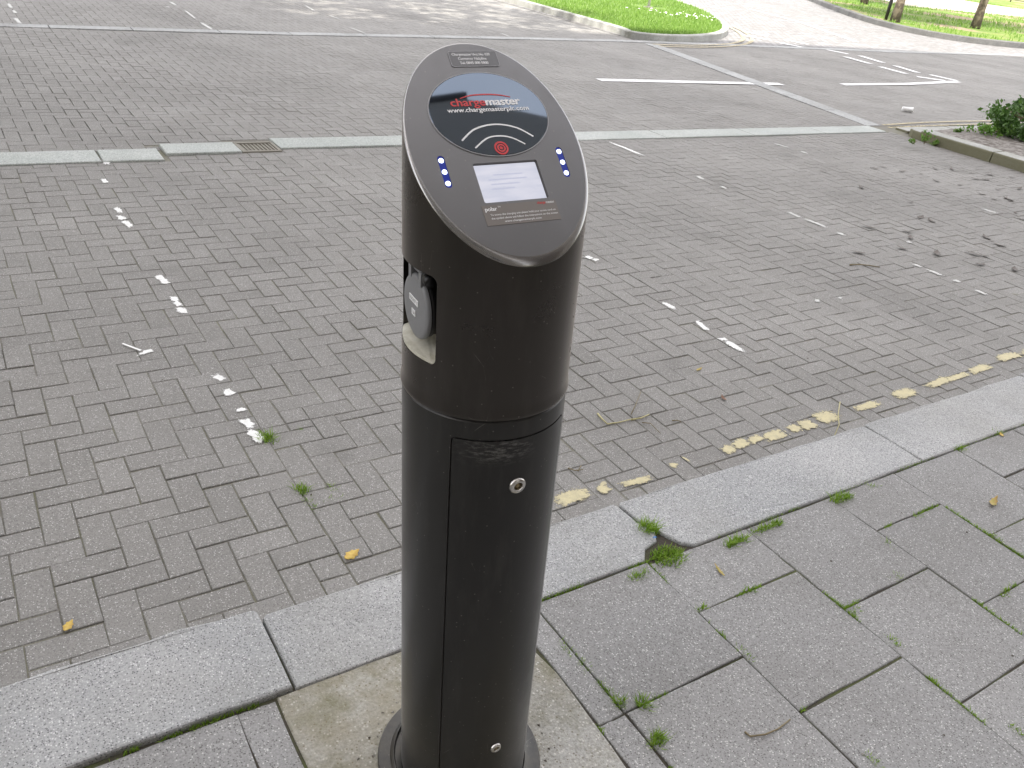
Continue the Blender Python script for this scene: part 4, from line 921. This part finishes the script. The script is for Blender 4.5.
# ------------------------------------------------------------------ grass tufts in the joints
def tuft(label, px, py, z, n, h, r, ln=0.0, ang=0.0, group=None):
    p = G(px, py, z); P = []
    for k in range(int(n * 1.6)):
        a, d = rng.uniform(0, 6.283), 1.15 * r * math.sqrt(rng.random()); s = rng.uniform(-ln, ln)
        P.append((d * math.cos(a) + s * math.cos(ang), d * math.sin(a) + s * math.sin(ang), -0.012))
    V, F_, R_ = blades(P, h * 0.5, h * 1.25, 0.0044, 1.3); o = leaf_mesh('grass_tuft', V, F_, R_, M_tuft); o.location = (p[0], p[1], z); return tag(o, label, 'grass', group)
AX = 0.0; AY = math.pi / 2
tuft('leafy green weed beside the white paint dab on the road', 268, 438, 0, 90, 0.035, 0.022, 0.03, AY)
tuft('bright green tuft in the road joint left of the post', 302, 491, 0, 80, 0.032, 0.018, 0.02, AY)
tuft('short grass running down the joint below the bright tuft', 311, 505, 0, 45, 0.022, 0.008, 0.03, AY)
tuft('small green sprig right of the bright tuft on the road', 332, 488, 0, 35, 0.02, 0.008, 0.022, AY)
tuft('low grass along a cross joint left of the post', 334, 500, 0, 45, 0.02, 0.008, 0.03, AX)
tuft('tiny sprig near the top of the cracked road joint', 301, 430, 0, 25, 0.018, 0.01)
tuft('tall bright grass tuft in the gap between two kerb stones', 647, 530, 0.1, 130, 0.045, 0.022, 0.02, -1.0)
tuft('broad low grass filling the chipped kerb corner', 668, 556, 0.1, 260, 0.028, 0.042, 0.02, AX)
tuft('green grass under the chipped kerb end beside the slabs', 639, 576, 0.1, 90, 0.026, 0.012, 0.035, AX)
tuft('thick grass tuft along the back of the kerb right of the gap', 736, 542, 0.1, 130, 0.03, 0.012, 0.045, AX)
tuft('long thin run of grass along the back of the kerb', 768, 527, 0.1, 150, 0.026, 0.010, 0.07, AX)
tuft('wide grass tuft at the back of the kerb before the kerb joint', 841, 499, 0.1, 150, 0.03, 0.012, 0.05, AX)
tuft('small grass tip behind the kerb right of the wide tuft', 873, 487, 0.1, 40, 0.018, 0.008, 0.025, AX)
tuft('lone tuft at the back of the last long kerb stone', 960, 449, 0.1, 70, 0.026, 0.012, 0.02, AX)
tuft('farthest tuft at the kerb back near the right edge', 997, 433, 0.1, 60, 0.025, 0.012, 0.02, AX)
tuft('spiky tuft beside the joint at the bottom, nearest the viewer', 657, 741, 0.1, 80, 0.034, 0.018)
tuft('round tuft at the slab corner right of the concrete patch', 642, 705, 0.1, 80, 0.028, 0.016)
tuft('tuft in the long joint just left of the slab corner', 620, 703, 0.1, 55, 0.026, 0.012)
for px, py, ang in ((566, 648, AY), (585, 665, AY), (606, 687, AY), (702, 608, AX), (749, 590, AX), (854, 611, AX), (889, 544, AY), (918, 516, AX), (998, 538, AY), (1005, 594, AX), (897, 577, AX), (745, 654, AY), (895, 642, AY), (873, 759, AY), (1017, 731, AY), (168, 733, AX)):
    tuft('small sprig of grass in a thin joint between grey paving slabs', px, py, 0.1, 40, 0.018, 0.007, 0.022, ang, 'small grass sprigs in the slab joints')
o = MB(); 
for k in range(5): o.add([(rng.uniform(-.006, .006), rng.uniform(-.006, .006), rng.uniform(0.004, .012)) for _ in range(3)], [(0, 1, 2)])
o = o.build('plastic_scrap', N('blue plastic', 0.4, (0.03, 0.22, 0.62)).m); o.location = (*G(654, 541, 0.1), 0.108); tag(o, 'tiny blue plastic scrap below the grass in the kerb gap', 'litter')

# moss strands along the joints and grit swept to the kerb
pts = []
lines = [((1.222, 0.2), (1.222, 1.42)), ((1.665, 0.3), (1.665, 1.42)), ((2.115, 0.4), (2.115, 1.42)), ((2.57, 0.5), (2.57, 1.42)), ((2.97, 0.6), (2.97, 1.42)), ((1.222, 0.99), (1.665, 0.99)), ((1.665, 1.18), (2.115, 1.18)), ((1.665, 0.775), (2.115, 0.775)), ((2.115, 0.99), (2.57, 0.99)), ((2.57, 1.20), (2.97, 1.20)), ((2.57, 0.795), (2.97, 0.795)), ((1.8, 1.423), (4.4, 1.423)), ((1.135, 1.43), (1.8, 1.43)), ((-0.4, 1.43), (0.45, 1.43)), ((1.132, 0.2), (1.132, 1.0)), ((0.447, 0.6), (0.447, 1.4))]
for a, b in lines:
    L = math.hypot(b[0] - a[0], b[1] - a[1])
    for k in range(int(L * 900)):
        t_ = rng.random(); x, y = a[0] + (b[0] - a[0]) * t_ + rng.normal(0, 0.0022), a[1] + (b[1] - a[1]) * t_ + rng.normal(0, 0.0022)
        if mnoise.noise(Vector((x * 5, y * 5, 7))) + 0.25 * mnoise.noise(Vector((x * 23, y * 23, 1))) > (-0.02 if abs(y - 1.423) < 0.01 else 0.13): pts.append((x, y, 0.095))
tag(leaf_mesh('joint_moss', *blades(pts, 0.006, 0.017, 0.003, 1.2), M_tuft), 'short moss and grass strands filling the slab joints', 'moss', kind='stuff')
mbg = MB()
for k in range(900):
    if k < 620: x, y, z = rng.uniform(-1.3, 5.0), KF + 0.012 + abs(rng.normal(0, 0.05)), 0.004
    elif k < 780: x, y, z = rng.uniform(-1.5, 8), rng.uniform(1.8, 6.3), 0.004
    else: x, y, z = rng.uniform(0.2, 4), rng.uniform(0.2, 1.4), 0.101
    if k > 830: a = rng.uniform(0, 6.28); d = 0.198 + abs(rng.normal(0, 0.02)); x, y, z = 0.775 + d * math.cos(a), 1.072 + d * math.sin(a), 0.103
    elif 0.55 < x < 1.0 and 0.85 < y < 1.3: continue
    s_ = rng.uniform(0.0018, 0.0055); a = rng.uniform(0, 3.1)
    mbg.add([(x + s_ * math.cos(a), y + s_ * math.sin(a), z), (x + s_ * math.cos(a + 2.1), y + s_ * math.sin(a + 2.1), z), (x + s_ * math.cos(a + 4.2), y + s_ * math.sin(a + 4.2), z), (x + rng.normal(0, s_ * .3), y + rng.normal(0, s_ * .3), z + s_ * 0.9)], [(0, 1, 3), (1, 2, 3), (2, 0, 3)])
M_grit = N('grit', 0.9); M_grit.color(M_grit.mix(M_grit.ramp(M_grit.noise(90, 2), [(0.4, 0.0), (0.6, 1.0)]), (0.09, 0.075, 0.055), (0.34, 0.32, 0.29))); M_grit = M_grit.m
tag(mbg.build('grit', M_grit), 'loose grit and debris swept against the kerb', 'grit', kind='stuff')

# ------------------------------------------------------------------ unseen buildings, added to throw the shade and shape the post's reflections
t = thing('added_building', 'dark brick building behind the viewer, unseen, added to throw the shade', 'building', (0, -3.2, 0))
M_brick = m_farpave('brown brick', (0.16, 0.09, 0.06), (0.22, 0.13, 0.09), (0.25, 0.22, 0.19), 0.225, 0.075, 1.0)
M_slate = N('slate', 0.6, (0.06, 0.06, 0.07)).m; M_glass = N('window glass', 0.05, (0.03, 0.035, 0.04)).m
def building(t, x0, x1, d, h, n, fh):
    mb = MB(); mb.box(((x0 + x1) / 2, -d / 2, h / 2), (x1 - x0, d, h)); mb.build('wall', M_brick, t)
    mb = MB(); mb.box(((x0 + x1) / 2, -d / 2, h + 0.25), (x1 - x0 + 0.5, d + 0.5, 0.5), 0, 0.05); mb.build('parapet', M_slate, t)
    m = 14
    for fl in range(int((h - 1) / fh)):
        for k in range(n):
            x = x1 - 2.2 - 3.4 * k; z = 1.9 + fh * fl
            if x < x0 + 1: break
            fr = MB().box((x, 0.02, z), (1.25, 0.10, 1.9)).build('window', M_print, t); MB().box((x, 0.075, z), (1.09, 0.02, 1.74)).build('pane', M_glass, fr)
building(t, -46.0, 1.5, 14, 44.0, 9, 3.3); t.location = (0, -3.2, 0)
t = thing('added_building', 'narrow unseen brick building behind the viewer, added for the dark reflection in the glossy panel', 'building', (0, -3.2, 0))  # added; height and gap shaped for the panel reflection and rim highlight
building(t, 5.4, 14.0, 14, 39.0, 0, 3.3)

t = thing('added_building', 'unseen sunlit brick building at the far left, added to give the post a brown sheen', 'building', (0, 30.0, 0), math.pi)  # unseen reflector, added to brighten the left side of the post
building(t, 4.0, 70.0, 12, 17.0, 19, 3.3)
